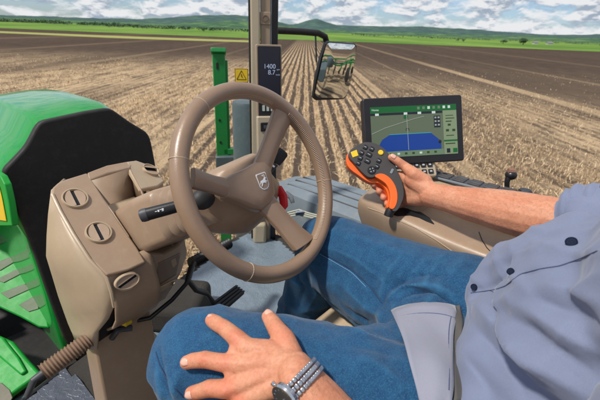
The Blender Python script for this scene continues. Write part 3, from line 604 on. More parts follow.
# cables on the sill below it
cb = MB()
for k in range(3): cb.tube([at(287, 213+k*2, 1.25), at(299, 211+k*2.5, 1.25)+V((0, 0, .004)), at(308, 213+k*2.0, 1.22), at(320, 216+k*2, 1.2), at(334, 224+k, 1.15)], .0032, 6)
cbo = cb.build('cable', plastic('cable', (.35, .36, .30), .4, 200), T)
MB().box(at(300, 213, 1.23), (.03, .012, .012), (V(CR.to_tuple()) if False else V((.8, -.6, 0)), V((.6, .8, 0)), V((0, 0, 1)))).build('cable_clip', M['chrome'], T, bevel=.002)
MB().prism([V((1.14, -.5, .0)), V((1.18, -.5, .0)), V((1.34, .95, .0)), V((1.30, .95, .0))], (0, 0, .08)).build('cab_side_sill', M['dark'], T, bevel=.01)
# ---- door mirror on its arm
MC = at(334.5, 70, 2.3)
mback = V((-.20, -.96, -.05)).normalized()
mn = V((-.36, -.92, -.13)).normalized()
def mpt(px, py, o=0): return onp(px, py, MC, mn)+mn*o
out = [(329, 41.5), (355, 43.5), (357, 46), (356, 55), (351.5, 80), (347, 96), (343, 99.5), (316, 100.5), (313.5, 98), (316, 80), (321, 58), (326, 43)]
mb = MB(); mb.prism([mpt(x, y, -.028) for x, y in out], mn*.028); mo = mb.build('door_mirror', M['black'], T, bevel=.004, seg=3); lab(mo, 'black framed rear view mirror on an arm outside the right window')
inn = [(334.5+(x-334.5)*.95, 70.6+(y-70.6)*.965) for x, y in out]
m_, nt_, b_ = node_mat('mirror_glass'); b_.inputs['Base Color'].default_value = (.82, .84, .84, 1); b_.inputs['Metallic'].default_value = 1; b_.inputs['Roughness'].default_value = .03
ip = [mpt(x, y, .002) for x, y in inn]; cc = sum(ip, V((0, 0, 0)))/len(ip); RC_ = .9
rings = []
for k in range(0, 9):
    rings.append([cc.lerp(p, max(k/8, .001)) for p in ip])
rings = [[p+mn*(.012-((p-cc).length**2)/(2*RC_)+.004) for p in r] for r in rings]
mb = MB(); mb.loft(rings, cap=False); mb.build('mirror_glass', m_, mo, ang=180)
arm = [at(262, 29.5, 2.05), at(278, 30.5, 2.08), at(300, 31.5, 2.14), at(318, 33, 2.2), at(325, 36.5, 2.27), at(327, 44, 2.3)]
mb = MB(); mb.tube([arm[0]] + [arm[0].lerp(arm[1], .5)] + arm[1:], .017, 12).build('mirror_arm', M['blackmat'], mo)
mb = MB(); mb.tube([at(315.5, 35, 2.2), at(316.5, 62, 2.28)], .005, 6).build('stay', M['greytank'], mo)

# rear fender seen in the mirror
MB().prism([V((1.45, -1.2, -.5)), V((1.45, -1.3, .05)), V((1.45, -1.7, .25)), V((1.45, -2.3, .1)), V((1.45, -2.5, -.5))], (.45, 0, 0)).build('rear_fender', M['greytank'], T, bevel=.05, seg=3)
# planter towed behind: it shows in the mirror
PL = root('planter', 'green framed planter with dark seed tank reflected in the side mirror', 'planter', (3.0, -5.6, -1.75), frame=MT)
tbm = MB()
for (F, z) in ((-5.2, -.50), (-6.0, -.50), (-5.6, -.02)): tbm.box((3.2, F, z), (7.4, .11, .11))
for k in range(9): tbm.box((-.3+k*.87, -5.6, -.50), (.08, .8, .08)); tbm.box((-.3+k*.87, -5.6, -.26), (.07, .07, .5))
tbm.box((1.4, -4.2, -.5), (.12, 2.0, .12)); tbm.build('toolbar', M['green_post'], PL, bevel=.008)
MB().lathe((2.35, -4.9, -.62), (0, 0, 1), [(.30, 0), (.34, .05), (.34, .52), (.30, .60), (.12, .64)], 28).build('seed_tank', M['greytank'], PL, ang=40)
for k in range(9):
    x = .1+k*.76; u = MB(); u.box((x, -6.1, -.95), (.12, .5, .5)); u.box((x, -6.3, -.62), (.26, .34, .3)); uo = u.build('row_unit', M['green_post'] if k % 2 else M['dark'], PL, bevel=.02)
    MB().lathe((x-.05, -6.45, -1.45), (1, 0, 0), [(.05, 0), (.29, 0), (.30, .02), (.30, .08), (.29, .10), (.05, .10)], 24).build('press_wheel', M['rubber'], uo)
for x in (.6, 4.6): MB().lathe((x, -5.0, -1.25), (1, 0, 0), [(.1, 0), (.42, .02), (.49, .06), (.49, .22), (.42, .26), (.1, .28)], 28).build('wheel', M['rubber'], PL)
hz = MB()
for k in range(5): hz.tube([(1.2+k*.3, -4.8, -.4), (1.6+k*.3, -5.0, -.15-.05*k), (2.2+k*.35, -5.3, -.3), (2.6+k*.4, -5.8, -.6)], .025, 8)
hz.build('hose', M['dark'], PL)

PL.matrix_basis = PL.matrix_basis @ Matrix.Translation((-.2, 1.4, .22))
from mathutils.bvhtree import BVHTree
def evtree_(o):
    dg = bpy.context.evaluated_depsgraph_get(); dg.update(); me = o.evaluated_get(dg).to_mesh(); X = MT.inverted() @ WM[o.name]; vs = [X @ v.co for v in me.vertices]; fs = [tuple(p.vertices) for p in me.polygons]; return BVHTree.FromPolygons(vs, fs)
def surf_pt_(tree, x, y, off=0):
    E = V((0, 0, EYE)); d = ray(x, y).normalized(); h = tree.ray_cast(E, d); return (h[0] if h[0] is not None else at(x, y, .95)) - d*off
# ---- steering wheel
WC = V((.535, .546, .797)); WN = V((.035, -.888, .458)).normalized()
W2 = (V((0, 0, 1))-WN*WN.z).normalized(); W1 = W2.cross(WN).normalized()     # W2 up in the plane, W1 to the driver's right
if W1.x < 0: W1 = -W1
def wl(px, py, o=0): p = onp(px, py, WC+WN*o, WN)-WC; return p.dot(W1), p.dot(W2)
def wp_(a, b, o=0): return WC+W1*a+W2*b+WN*o
RR = .1885; mb = MB()
n, k = 128, 20; rings = []
for i in range(n):
    a = 2*math.pi*i/n; c = math.cos(a)*W1+math.sin(a)*W2
    rings.append([WC+c*(RR+.0168*math.cos(2*math.pi*j/k))+WN*.0178*math.sin(2*math.pi*j/k) for j in range(k)])
mb.loft(rings+[rings[0]], cap=False)
rim = mb.build('steering_wheel', M['leather'], T, ang=180); lab(rim, 'brown leather steering wheel with three spokes')
for px, py in ((196, 100), (247, 277), (322, 181), (178, 160)):
    a, b = wl(px, py); an = math.atan2(b, a); c = math.cos(an)*W1+math.sin(an)*W2; t = c.cross(WN)
    MB().lathe(WC+c*RR-t*.0012, t, [(.0172, 0), (.0181, .0006), (.0181, .0018), (.0172, .0024)], 24).build('seam', M['tan_light'], rim)
sts = MB(); a0 = math.atan2(*reversed(wl(285, 118))); a1 = math.atan2(*reversed(wl(309, 236)))
for i in range(86):
    a = a0+(a1-a0)*i/85; c = math.cos(a)*W1+math.sin(a)*W2; t = c.cross(WN)
    for s in (-1,):
        p = WC+c*(RR-.0168*math.cos(.55))+WN*.0178*math.sin(.55); e = (c*.0036*math.cos(.9)+WN*.0040); sts.tube([p-e*.8+t*.0008, p+e*.2+c*-.0006+WN*.0006, p+e-t*.0008], .0009, 5)
sts.build('stitching', M['stitch'], rim)
st2 = MB(); b0_, b1_ = math.atan2(*reversed(wl(222, 88))), math.atan2(*reversed(wl(270, 98)))
for i in range(34):
    a = b0_+(b1_-b0_)*i/33; c = math.cos(a)*W1+math.sin(a)*W2; t = c.cross(WN); p = WC+c*(RR-.0168*math.cos(.5))+WN*.0178*math.sin(.5); e = (c*.0033*math.cos(.9)+WN*.0036); st2.tube([p-e*.7+t*.0008, p+e-t*.0008], .0007, 5)
st2.build('stitching', M['stitch'], rim)
HD = -.022
def spoke(outer, inner, m=M['leather'], th=.016):
    (o1, o2), (i1, i2) = outer, inner; rs = []
    for s in (0, .25, .5, .75, 1):
        z = .006+(HD-.002-.006)*(s**.8); r = []
        oa, ob = V((*wl(*o1, 0), 0)), V((*wl(*o2, 0), 0)); ia, ib = V((*wl(*i1, HD), 0)), V((*wl(*i2, HD), 0))
        a, b = oa.lerp(ia, s), ob.lerp(ib, s); mid = (a+b)/2; wd = (b-a)
        pinch = 1-.18*math.sin(math.pi*s); a, b = mid-wd/2*pinch, mid+wd/2*pinch
        for f, h in ((0, -th), (0, -.004), (.14, .0), (.5, .0035), (.86, .0), (1, -.004), (1, -th)):
            q_ = a.lerp(b, f); r.append(wp_(q_.x, q_.y, z+h))
        rs.append(r)
    return MB().loft(rs).build('spoke', m, rim, bevel=.002, ang=50)
spoke(((193, 167), (193, 188)), ((236, 178), (234, 199)))
spoke(((275, 108), (294, 117)), ((254, 170), (271, 177)))
spoke(((296, 251), (314, 237)), ((259, 206), (275, 194)))
hub = [(224, 181), (232, 174), (246, 168), (256, 162), (264, 160), (270, 166), (273, 180), (275, 194), (270, 204), (262, 211), (252, 208), (238, 202), (226, 197)]
hb = MB(); pts2 = [wl(x, y, HD) for x, y in hub]; cx = sum(p[0] for p in pts2)/len(pts2); cy = sum(p[1] for p in pts2)/len(pts2)
hb.loft([[wp_(cx+(x-cx)*s, cy+(y-cy)*s, HD+z) for x, y in pts2] for s, z in ((.75, -.05), (1.0, -.02), (1.0, -.003), (.95, .003), (.86, .006), (.5, .0085), (.02, .009))])
hbo = hb.build('hub', M['leather'], rim, ang=60)
# emblem: outlined shield with a leaping deer
ecx, ecy = wl(260, 181.5, HD); eO = wp_(ecx, ecy, HD+.0092)
def eo(x, y, o=0): return eO+W1*x*.00135+W2*y*.00135+WN*o
sh = [(-9, 12), (9, 12), (10.5, 10), (10, -8), (7, -12), (3, -14), (-3, -14), (-7, -12), (-10, -8), (-10.5, 10)]
for s_, m_e, nm, o in ((1.0, M['white'], 'emblem', 0), (.88, M['leather'], 'emblem_field', .0006)):
    MB().prism([eo(x*s_, y*s_, o-.0006) for x, y in sh], WN*.001).build(nm, m_e, rim)
deer = [(-8, -1), (-6.5, 2.2), (-2, 3.0), (1.5, 4.0), (3.4, 6.2), (5.2, 6.6), (7.2, 5.4), (7.3, 4.6), (5.2, 4.2), (4.4, 2.2), (4.6, .6), (7.6, -.6), (7.9, -1.4), (4.2, -1.0), (2.4, -1.2), (4.6, -3.0), (3.9, -3.6), (1.0, -1.8), (-2.6, -1.4), (-4.4, -3.8), (-7.6, -6.4), (-8.2, -6.0), (-5.6, -3.2), (-5.0, -1.2), (-6.8, -.4), (-8.6, -3.0), (-9.0, -2.4)]
MB().prism([eo(x*.9+.4, y*.95-2, .0010) for x, y in deer], WN*.0008).build('deer_figure', M['white'], rim, smooth=False)
an = MB(); 
for pl in ([(4.0, 4.2), (1.8, 6.6), (2.6, 8.6)], [(2.0, 6.4), (-.2, 7.0), (-.8, 8.8)], [(4.6, 4.6), (5.0, 7.2), (4.2, 8.8)]): an.tube([eo(x*.9+.4, y, .0015) for x, y in pl], .0005, 5)
an.build('deer_antlers', M['white'], rim)
# ---- steering column
AX = -WN
def cs(poly, F):   # polygon seen at (px) projected on plane y=F
    return [atF(x, y, F) for x, y in poly]
def sec(F, x0, x1, z0, z1, r=.03, n=4, yt=.0):
    out = []
    for cx_, cz_, a0_ in ((x1-r, z1-r, 0), (x0+r, z1-r, 90), (x0+r, z0+r, 180), (x1-r, z0+r, 270)):
        for k_ in range(n+1):
            a_ = rad(a0_+90*k_/n); out.append(V((cx_+r*math.cos(a_), F+(cz_+r*math.sin(a_)-.7)*-.45*yt, cz_+r*math.sin(a_))))
    return out
# column shroud at the left (box that runs down into the dash) with bellows folds toward the wheel
col_ = MB(); rs = []
def shr(s, x0, x1, h, r=.025, dz=0):     # section square to the column axis at distance s from the wheel
    o = WC+AX*s; up = W2; out = []
    for cx_, cz_, a0_ in ((x1-r, h-r, 0), (x0+r, h-r, 90), (x0+r, -h+r, 180), (x1-r, -h+r, 270)):
        for k_ in range(5):
            a_ = rad(a0_+90*k_/4); out.append(o+V((cx_+r*math.cos(a_)-WC.x, 0, 0))+up*(cz_+r*math.sin(a_)+dz))
    return out
for s, x0, x1, h, dz in ((.20, .405, .66, .052, -.004), (.21, .398, .665, .060, -.004), (.30, .396, .66, .064, -.008), (.40, .396, .65, .066, -.02), (.435, .402, .645, .06, -.025), (.44, .42, .63, .04, -.03)): rs.append(shr(s, x0, x1, h, .019, dz))
col_.loft(rs); colo = col_.build('column_cover', M['tan'], T, ang=45); lab(colo, 'tan cover of the steering column with turn signal stalk')
rs = []; mbf = MB()
for i in range(25):
    s = .115+.088*i/24; e = .005*math.cos(i*math.pi/3); g_ = i/24; rs.append(shr(s, .432-.030*g_+(-e), .66+e, .044+.008*g_+e, .026, -.004))
mbf.loft(rs).build('column_bellows', M['tan'], colo, ang=25)
# housing behind the hub
hs = MB()
pa = [(212, 171), (228, 163), (251, 153), (258, 157), (264, 172), (276, 186), (277, 197), (266, 217), (248, 233), (232, 234), (214, 228), (203, 210), (204, 185)]
A1 = cs(pa, .645); cA = sum(A1, V((0, 0, 0)))/len(A1)
hs.loft([[cA+(p-cA)*.55+V((0, -.045, .03)) for p in A1], [cA+(p-cA)*.86+V((0, -.028, .018)) for p in A1], [cA+(p-cA)*.99+V((0, -.006, .003)) for p in A1], [cA+(p-cA)*1.0+V((0, .012, -.006)) for p in A1], [cA+(p-cA)*.94+V((0, .07, -.03)) for p in A1], [cA+(p-cA)*.6+V((0, .10, -.045)) for p in A1]])
hso = hs.build('switch_housing', M['tan'], T, bevel=.008, seg=3, ang=50)
bt = at(203, 199, .80); tipL = at(141, 216, .775); knee = at(190, 203, .795)
MB().sphere(bt, (.026, .02, .022), 20).build('stalk_boot', M['rubber'], hso)
dS = (tipL-knee).normalized()
stk = MB(); stk.tube([bt, knee, knee.lerp(tipL, .45), tipL-dS*.014, tipL-dS*.012], [.010, .0115, .0125, .0128, .0128], 20, ell=(1, .85)); so_ = stk.build('turn_signal_stalk', M['black'], T, ang=40); lab(so_, 'black stalk with white icons left of the steering wheel')
MB().tube([tipL-dS*.012, tipL-dS*.004, tipL+dS*.001, tipL+dS*.003], [.0135, .0135, .012, .006], 20, ell=(1, .85)).build('stalk_cap', M['dark'], so_, ang=40)
sO = at(159.5, 210.5, .765); sn = (-ray(160, 210)).normalized(); sx_ = (knee-tipL).normalized(); sx_ = (sx_-sn*sx_.dot(sn)).normalized(); sy_ = sn.cross(sx_); sy_ = sy_ if sy_.z > 0 else -sy_
ic = MB()
for (x, y, w_, h_) in ((-.0065, 0, .004, .0012), (-.002, .0, .003, .004), (.002, .0012, .003, .0012), (.006, .001, .004, .003), (.0055, -.002, .004, .001)):
    ic.box(sO+sx_*x+sy_*y, (w_, h_, .001), (sx_, sy_, sn))
ic.build('icon', M['white'], so_, smooth=False)
ic = MB(); sO2 = at(179.5, 205, .775)
for (x, y, w_, h_) in ((-.002, 0, .003, .0045), (.003, 0, .0012, .0045), (.003, 0, .004, .001)): ic.box(sO2+sx_*x+sy_*y, (w_, h_, .001), (sx_, sy_, sn))
ic.build('icon', M['white'], so_, smooth=False)
# right stalk
r0_, r1_ = at(268, 170, .93), at(286, 147, .93); dd = (r1_-r0_).normalized()
rk = MB(); rk.tube([r0_-dd*.04, r0_, r0_+dd*.022], [.009, .011, .0125], 20); rko = rk.build('wiper_stalk', M['dark'], T, ang=40); lab(rko, 'short black stalk with ribbed knob right of the wheel')
kn = MB(); rgs = []
for s_, rr in ((.024, .0125), (.025, .0155), (.040, .0165), (.054, .016), (.058, .012)):
    a = (V((0, 0, 1))-dd*dd.z).normalized(); b = dd.cross(a); rgs.append([r0_+dd*s_+(a*math.cos(2*math.pi*j/36)+b*math.sin(2*math.pi*j/36))*(rr*(1 if j % 3 else .93)) for j in range(36)])
kn.loft(rgs).build('ribbed_knob', M['rubber'], rko, ang=25)
MB().box(r0_+dd*.012+sn*.012, (.004, .012, .001), (dd, sn.cross(dd), sn)).build('icon', M['white'], rko, smooth=False)
# red tilt handle and small grey lever
rd = [(273, 187), (279, 189), (283, 196), (284, 205), (279, 212), (273, 213)]
MB().tube([at(x, y, .965) for x, y in rd], [.007, .011, .012, .012, .010, .006], 10, ell=(1, .7)).build('tilt_handle', M['red'], T, bevel=.001)
MB().tube([at(285, 193, 1.02), at(291, 197, 1.02), at(293, 203, 1.02)], [.008, .007, .005], 10).build('grey_lever', M['greybox'], T)
MB().tube([at(262, 205, 1.0), at(264, 215, 1.0)], [.02, .015], 12).build('column_shaft', M['dark'], hso)
# ---- dash console
prof = [(.80, .592), (.785, .575), (.775, .54), (.765, .50), (.775, .455), (.80, .42), (.84, .39)]
xs_ = [.292, .300, .33, .36, .392, .402]
rows = [[V((x, F, z)) for x in xs_] for F, z in prof]
face = MB().grid(rows).build('console', M['tan'], T, ang=60, solid=.006); lab(face, 'tan dash console with round air vents and a storage bin')
def panel(pts, name='trim', mat=M['tan'], th=.012, bev=.004, par=face):
    n_ = (pts[1]-pts[0]).cross(pts[2]-pts[0]).normalized(); n_ = n_ if n_.dot(-pts[0]+V((0, 0, EYE))) > 0 else -n_
    return MB().prism([p-n_*th for p in pts], n_*th).build(name, mat, par, bevel=bev, seg=3), n_
# sloping panel with two vents; its far corner is rounded
vq0 = V((.290, .795, .592)); vn = (V((.395, .800, .594))-vq0).cross(V((.290, .985, .714))-vq0).normalized(); vn = vn if vn.z > 0 else -vn
vpts = [onp(x, y, vq0, vn) for x, y in ((51.5, 193), (53, 187), (58, 182.5), (66, 179), (87, 172.5), (104, 198), (120, 223), (137, 247), (146, 262), (128, 270), (107, 275), (89, 258), (70, 228), (58, 207))]
vp = MB().prism([p-vn*.012 for p in vpts], vn*.012).build('vent_panel', M['tan'], face, bevel=.004, seg=3)
# rim behind the bin and the raised right corner with the third vent
ra = [vpts[4]+vn*.0, onp(107, 166.5, vq0, vn)+V((0, 0, .004)), atF(126, 161.5, 1.04), atF(134, 160.5, 1.05)]
rbk = [onp(89, 180, vq0, vn), onp(108, 174, vq0, vn)+V((0, 0, .003)), atF(127, 168, 1.01), atF(130, 167, 1.01)]
up_ = V((0, 0, -.014)); MB().loft([[a, b, b+up_, a+up_] for a, b in zip(ra, rbk)]).build('bin_rim', M['tan'], face, bevel=.003, seg=3)
tq = [atF(x, y, F) for x, y, F in ((128, 167.5, 1.012), (127, 161.5, 1.045), (136, 160, 1.05), (146, 163.5, 1.04), (155, 171, 1.02), (165, 181, .985), (158, 186, .95), (141, 189, .93))]
n3 = (tq[3]-tq[0]).cross(tq[6]-tq[0]).normalized(); n3 = n3 if n3.z > 0 else -n3
tq = [onp(x, y, tq[0], n3) for x, y in ((128, 167.5), (127, 161.5), (136, 160), (146, 163.5), (155, 171), (165, 181), (158, 186), (141, 189))]
MB().prism([p-n3*.014 for p in tq], n3*.014).build('top_trim', M['tan_light'], face, bevel=.004, seg=3)
MB().loft([[tq[5]-n3*.012, tq[4]-n3*.012, tq[3]-n3*.012, tq[6]-n3*.012], [p+V((0, .03, -.25)) for p in (tq[5], tq[4], tq[3], tq[6])]]).build('top_trim', M['tan'], face)
# storage bin
bn = MB(); A0, A1 = rbk[0]+V((0, 0, -.003)), rbk[3]+V((0, 0, -.003)); B0, B1 = onp(112, 212, vq0, vn), tq[7]
dn_ = V((0, 0, -1))
a0, a1 = A0+dn_*.085+V((.004, -.015, 0)), A1+dn_*.095+V((-.004, -.015, 0)); b0, b1 = V((a0.x, .86, .585)), V((a1.x, .86, .585)); c0_, c1_ = onp(128, 236, vq0, vn), tq[7]+V((-.01, -.05, -.05))
bn.grid([[A0, A1], [a0, a1], [b0, b1]]); bn.grid([[A0, B0, c0_], [a0, V((a0.x, .90, .58)), V((a0.x, .82, .55))]]); bn.grid([[A1, B1, c1_], [a1, b1, b1+V((0, -.04, -.03))]])
bn.build('storage_bin', M['tan'], face, solid=.003, ang=50)
le = [a0+V((.002, -.002, .018)), a1+V((-.002, -.002, .022)), a1+V((-.002, -.07, -.004)), a0+V((.002, -.07, -.008))]
MB().prism(le, (0, 0, -.02)).build('bin_ledge', M['tan_light'], face, bevel=.004)
# left flank between the front ridge and the far edge
fr = [onp(52, 194, vq0, vn), onp(60, 211, vq0, vn), onp(73, 234, vq0, vn), onp(89, 259, vq0, vn), atF(106, 276, .787), atF(111, 291, .772), atF(114, 306, .775), atF(108, 320, .80), atF(98, 332, .84), atF(97, 350, .87)]
bk2 = [atF(51, 190, 1.0), atF(48, 214, 1.0), atF(46.5, 236, 1.0), atF(46, 256, 1.0), atF(52, 276, 1.0), atF(58, 296, 1.0), atF(64, 313, 1.0), atF(68, 324, 1.0), atF(71, 331, 1.0), atF(74, 337, 1.0)]
rows = []
for i, (a, b) in enumerate(zip(fr, bk2)):
    row = []
    for k in range(9):
        t = k/8; p = a.lerp(b, t); bl = .020*math.sin(math.pi*t)**.7*min(1, i/3)*(1 if i < 7 else .6); row.append(p+V((-bl, -bl*.25, 0)))
    row.append(b+V((.05, .06, 0))); rows.append(row)
MB().grid(rows).build('console_flank', M['tan_light'], face, ang=70, solid=.005)  # lighter tan paints in the light reflected onto this side
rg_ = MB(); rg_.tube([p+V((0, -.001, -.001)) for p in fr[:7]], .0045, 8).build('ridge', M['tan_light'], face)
fs2 = MB(); lowr = [V((.402, .79, .54)), V((.402, .775, .50)), V((.402, .79, .44))]
# pocket on the lower face at the right
pk = MB(); pa2 = [atF(152, 255, .80), atF(188, 243, .83), atF(190, 268, .85), atF(182, 278, .85), atF(150, 294, .81)]
# lower fascia, dark opening and base
MB().prism([V((.285, .86, .43)), V((.42, .86, .43)), V((.42, .90, .35)), V((.285, .89, .33))], (0, .15, 0)).build('cable_opening', M['black'], face)
bs = MB(); bs.loft([[V((.262, .875, 0)), V((.425, .855, 0)), V((.44, 1.02, 0)), V((.275, 1.0, 0))], [V((.276, .905, .34)), V((.43, .89, .36)), V((.44, 1.02, .36)), V((.285, 1.0, .34))]])
bso = bs.build('console_base', M['tan'], T, bevel=.008, seg=3); lab(bso, 'tan box shaped base under the dash console')
# lower right body of the console that wraps under the column
lb = MB(); rs = []
for (x, F_, zt, zb, k_) in ((.398, .788, .585, .40, 0), (.44, .80, .560, .395, 0), (.50, .835, .545, .41, 0), (.545, .875, .535, .445, 0), (.575, .93, .525, .48, 0), (.60, .97, .52, .49, 0)):
    rs.append([V((x, F_, zt)), V((x, F_-.012, (zt+zb)/2)), V((x, F_+.02, zb+.02)), V((x, F_+.07, zb)), V((x, 1.12, zb)), V((x, 1.12, zt))])
kpn = lb.loft(rs).build('knee_panel', M['tan'], face, bevel=.006, seg=2, ang=50)
KT = evtree_(kpn)
def quadfill(tree, q4, off, name, mat, n=10):
    rows = [[surf_pt_(tree, (q4[0][0]*(1-t)+q4[1][0]*t)*(1-s)+(q4[3][0]*(1-t)+q4[2][0]*t)*s, (q4[0][1]*(1-t)+q4[1][1]*t)*(1-s)+(q4[3][1]*(1-t)+q4[2][1]*t)*s, off) for t in [k/n for k in range(n+1)]] for s in [k/n for k in range(n+1)]]
    return MB().grid(rows).build(name, mat, face, ang=180, solid=.002)
quadfill(KT, ((158, 263), (181, 252), (176, 275), (155, 288)), .0012, 'pocket_shade', M['tan_dark'])  # recess painted as a flat patch, its shade in the tan colour
quadfill(KT, ((153, 290), (175, 279), (175, 284), (153, 296)), .006, 'pocket_ledge', M['tan_light'])
# round vents
def vent(O, n, r, rot=0, name='air_vent', par=face, e=(1, 1)):
    n = V(n).normalized(); mb = MB(); a = (V((0, 0, 1))-n*n.z).normalized(); b = n.cross(a)
    def ci(rr, h, k=40): return [V(O)+n*h+(a*math.cos(2*math.pi*j/k)*e[0]+b*math.sin(2*math.pi*j/k)*e[1])*rr for j in range(k)]
    mb.loft([ci(r*.99, -.004), ci(r*1.0, .004), ci(r*.97, .0062), ci(r*.88, .0066), ci(r*.84, .005), ci(r*.82, .0008)], cap=False)
    vo = mb.build(name, M['tan_light'], par, ang=50)
    dk = MB(); dk.loft([ci(r*.84, .0012), ci(.001, .0011)], cap=False); dk.build('vent_throat', M['black'], vo)
    ca, sa = math.cos(rot), math.sin(rot); u = a*ca+b*sa; v = -a*sa+b*ca
    lv = MB()
    for sg in (-1, 1):
        pts_ = []
        for j in range(15):
            an_ = math.pi*(j/14); x_, y_ = math.cos(an_)*.80*r, (math.sin(an_)*.58+.14)*r*sg
            x_ *= .93; tl_ = (y_-sg*.42*r)*.30; pts_.append(V(O)+u*x_*(e[0]*abs(ca)+e[1]*abs(sa))+v*y_*(e[0]*abs(sa)+e[1]*abs(ca))+n*(.0046+tl_))
        lv.prism(pts_, -n*.0012)
    lv.build('louvre', M['tan'], vo, bevel=.0006)
    return vo
v1 = onp(75, 199, vq0, vn)+vn*.0005; v2 = onp(98.5, 233, vq0, vn)+vn*.0005
vent(v1, vn, .0285, 3.05); vent(v2, vn, .0285, 3.05)
v3 = onp(150.5, 170.5, tq[0], n3); vent(v3, n3, .024, .9)
fn = V((-.12, -.98, .22)).normalized(); v4 = atF(127, 281, .762); vent(v4, fn, .024, 1.9, e=(.72, 1.15))
# pleated tan hose at lower left
ha, hb_ = at(91, 338, 1.0), at(43, 373, .93); hdir = (hb_-ha); Lh = hdir.length; hdir.normalize(); hh = MB(); pf = []
N_ = 15
for i in range(N_*4+1):
    s = i/(N_*4); rr = .019+.0022*math.cos(i*math.pi/2)+.0015*s; pf.append((rr, s*Lh))
hh.lathe(ha, hdir, pf, 26); ho_ = hh.build('pleated_hose', M['hose'], T, ang=60); lab(ho_, 'tan pleated hose beside the console base')
MB().tube([hb_-hdir*.002, hb_+hdir*.02, hb_+hdir*.03+V((-.01, .01, -.04))], [.009, .008, .007], 12).build('hose_end', M['dark'], ho_)
# black corrugated hose at the pillar foot
pf = []
for i in range(61): pf.append((.018+.003*math.cos(i*math.pi/2), i*.0035))
ba = at(192, 263, 1.35); bb = at(222, 247, 1.5); MB().lathe(ba, bb-ba, pf, 20).build('corrugated_hose', M['black'], T, ang=60)
# ---- pedal and its arm
pz = [atz(204, 309, .12), atz(238, 286, .13), atz(246, 292, .13), atz(221, 313, .12)]
pz = [at(203, 309, 1.28), at(236, 285, 1.36), at(245, 292, 1.36), at(220, 314, 1.28)]
pn = (pz[1]-pz[0]).cross(pz[3]-pz[0]).normalized(); pn = pn if pn.z > 0 else -pn
pd = MB().prism([p-pn*.015 for p in pz], pn*.015).build('brake_pedal', M['black'], T, bevel=.004, seg=2); lab(pd, 'ribbed black foot pedal on a curved arm')
for k in range(4):
    s = (k+.5)/4; a_, b_ = pz[0].lerp(pz[3], s), pz[1].lerp(pz[2], s); w_ = (pz[3]-pz[0]).normalized()*.0045; MB().prism([a_-w_+pn*.001, b_-w_+pn*.001, b_+w_+pn*.001, a_+w_+pn*.001], pn*.004).build('rib', M['rubber'], pd, bevel=.001)
MB().tube([at(192, 266, 1.22), at(188, 280, 1.2), at(196, 290, 1.2), at(206, 293, 1.23), at(213, 302, 1.28)], [.014, .015, .014, .013, .013], 12, ell=(1, .6)).build('pedal_arm', M['black'], pd)
MB().tube([at(130, 322, 1.1), at(150, 318, 1.1), at(172, 300, 1.12), at(186, 284, 1.15), at(194, 262, 1.2)], .006, 10).build('floor_bracket', M['black'], T)
MB().box(atz(178, 305, .06), (.22, .22, .12), (V((.8, .6, 0)), V((-.6, .8, 0)), V((0, 0, 1)))).build('floor_tunnel', M['carpet'], T, bevel=.03, seg=4)
MB().tube([at(120, 322, 1.02), at(126, 323, 1.02), at(131, 321, 1.03)], [.006, .010, .006], 10).build('yellow_plug', M['yellow'], T)
MB().tube([at(112, 338, 1.05), at(118, 330, 1.03), at(132, 328, 1.05)], .008, 8).build('wiring', M['dark'], T)
# ---- seat
se = MB(); sx0, sx1 = .30, .80; rs = []
for F, z, dx in ((-.22, .44, 0), (-.1, .455, 0), (.15, .45, 0), (.36, .462, .0), (.44, .46, -.01), (.475, .43, -.02), (.48, .38, -.02)):
    row = []
    for k in range(13):
        t = k/12; x = sx0-dx+(sx1-sx0+2*dx)*t; e = abs(t-.5)*2; row.append(V((x, F, z+.02*max(0, e-.72)*3-.03*max(0, e-.9)*6)))
    row += [V((sx1, F, .30)), V((sx0, F, .30))]; rs.append(row)
seo = se.loft(rs).build('seat', M['seat'], T, subsurf=1, ang=60); lab(seo, 'light tan fabric driver seat between the legs')
bk_ = MB(); rs = []
for s in (0, .3, .6, .85, 1): rs.append([V((.32+.03*s+.0*k, 0, 0)) for k in range(1)])
bk_.loft([[V((x, y-.18*s, .42+.75*s)) for x, y in ((.34, -.16), (.78, -.16), (.80, -.22), (.76, -.30), (.36, -.30), (.32, -.22))] for s in (0, .2, .5, .8, 1)]).build('seat_backrest', M['seat'], T, subsurf=1, bevel=.02)
MB().box((.56, .08, .20), (.42, .5, .2)).build('seat_base', M['blackmat'], T, bevel=.04, seg=4)
# ---- armrest console
def arow(F, l, r_, zt, zb, crown=.006):
    pts = [V((l+.045, F, zb)), V((l+.018, F, zb+(zt-zb)*.35)), V((l+.006, F, zt-.050)), V((l, F, zt-.022)), V((l+.003, F, zt-.010)), V((l+.012, F, zt-.002)), V((l+.05, F, zt+crown*.5))]
    pts += [V(((l+r_)/2, F, zt+crown)), V((r_-.04, F, zt+crown*.5)), V((r_-.012, F, zt-.006)), V((r_, F, zt-.03)), V((r_-.005, F, zb+.03)), V((r_-.03, F, zb))]
    return pts
ar = MB(); rs = []
for F, l, r_, zt, zb in ((.512, .872, .925, .660, .63), (.508, .840, .955, .684, .60), (.490, .815, .985, .698, .575), (.45, .795, 1.005, .703, .56), (.38, .782, 1.02, .700, .55), (.28, .775, 1.03, .690, .54), (.18, .772, 1.035, .684, .53), (.05, .77, 1.04, .690, .52), (-.15, .77, 1.04, .70, .52), (-.3, .78, 1.03, .70, .52)): rs.append(arow(F, l, r_, zt, zb))
aro = ar.loft(rs).build('armrest', M['tan'], T, subsurf=2, ang=180); lab(aro, 'wide tan armrest console carrying the control lever and screen')
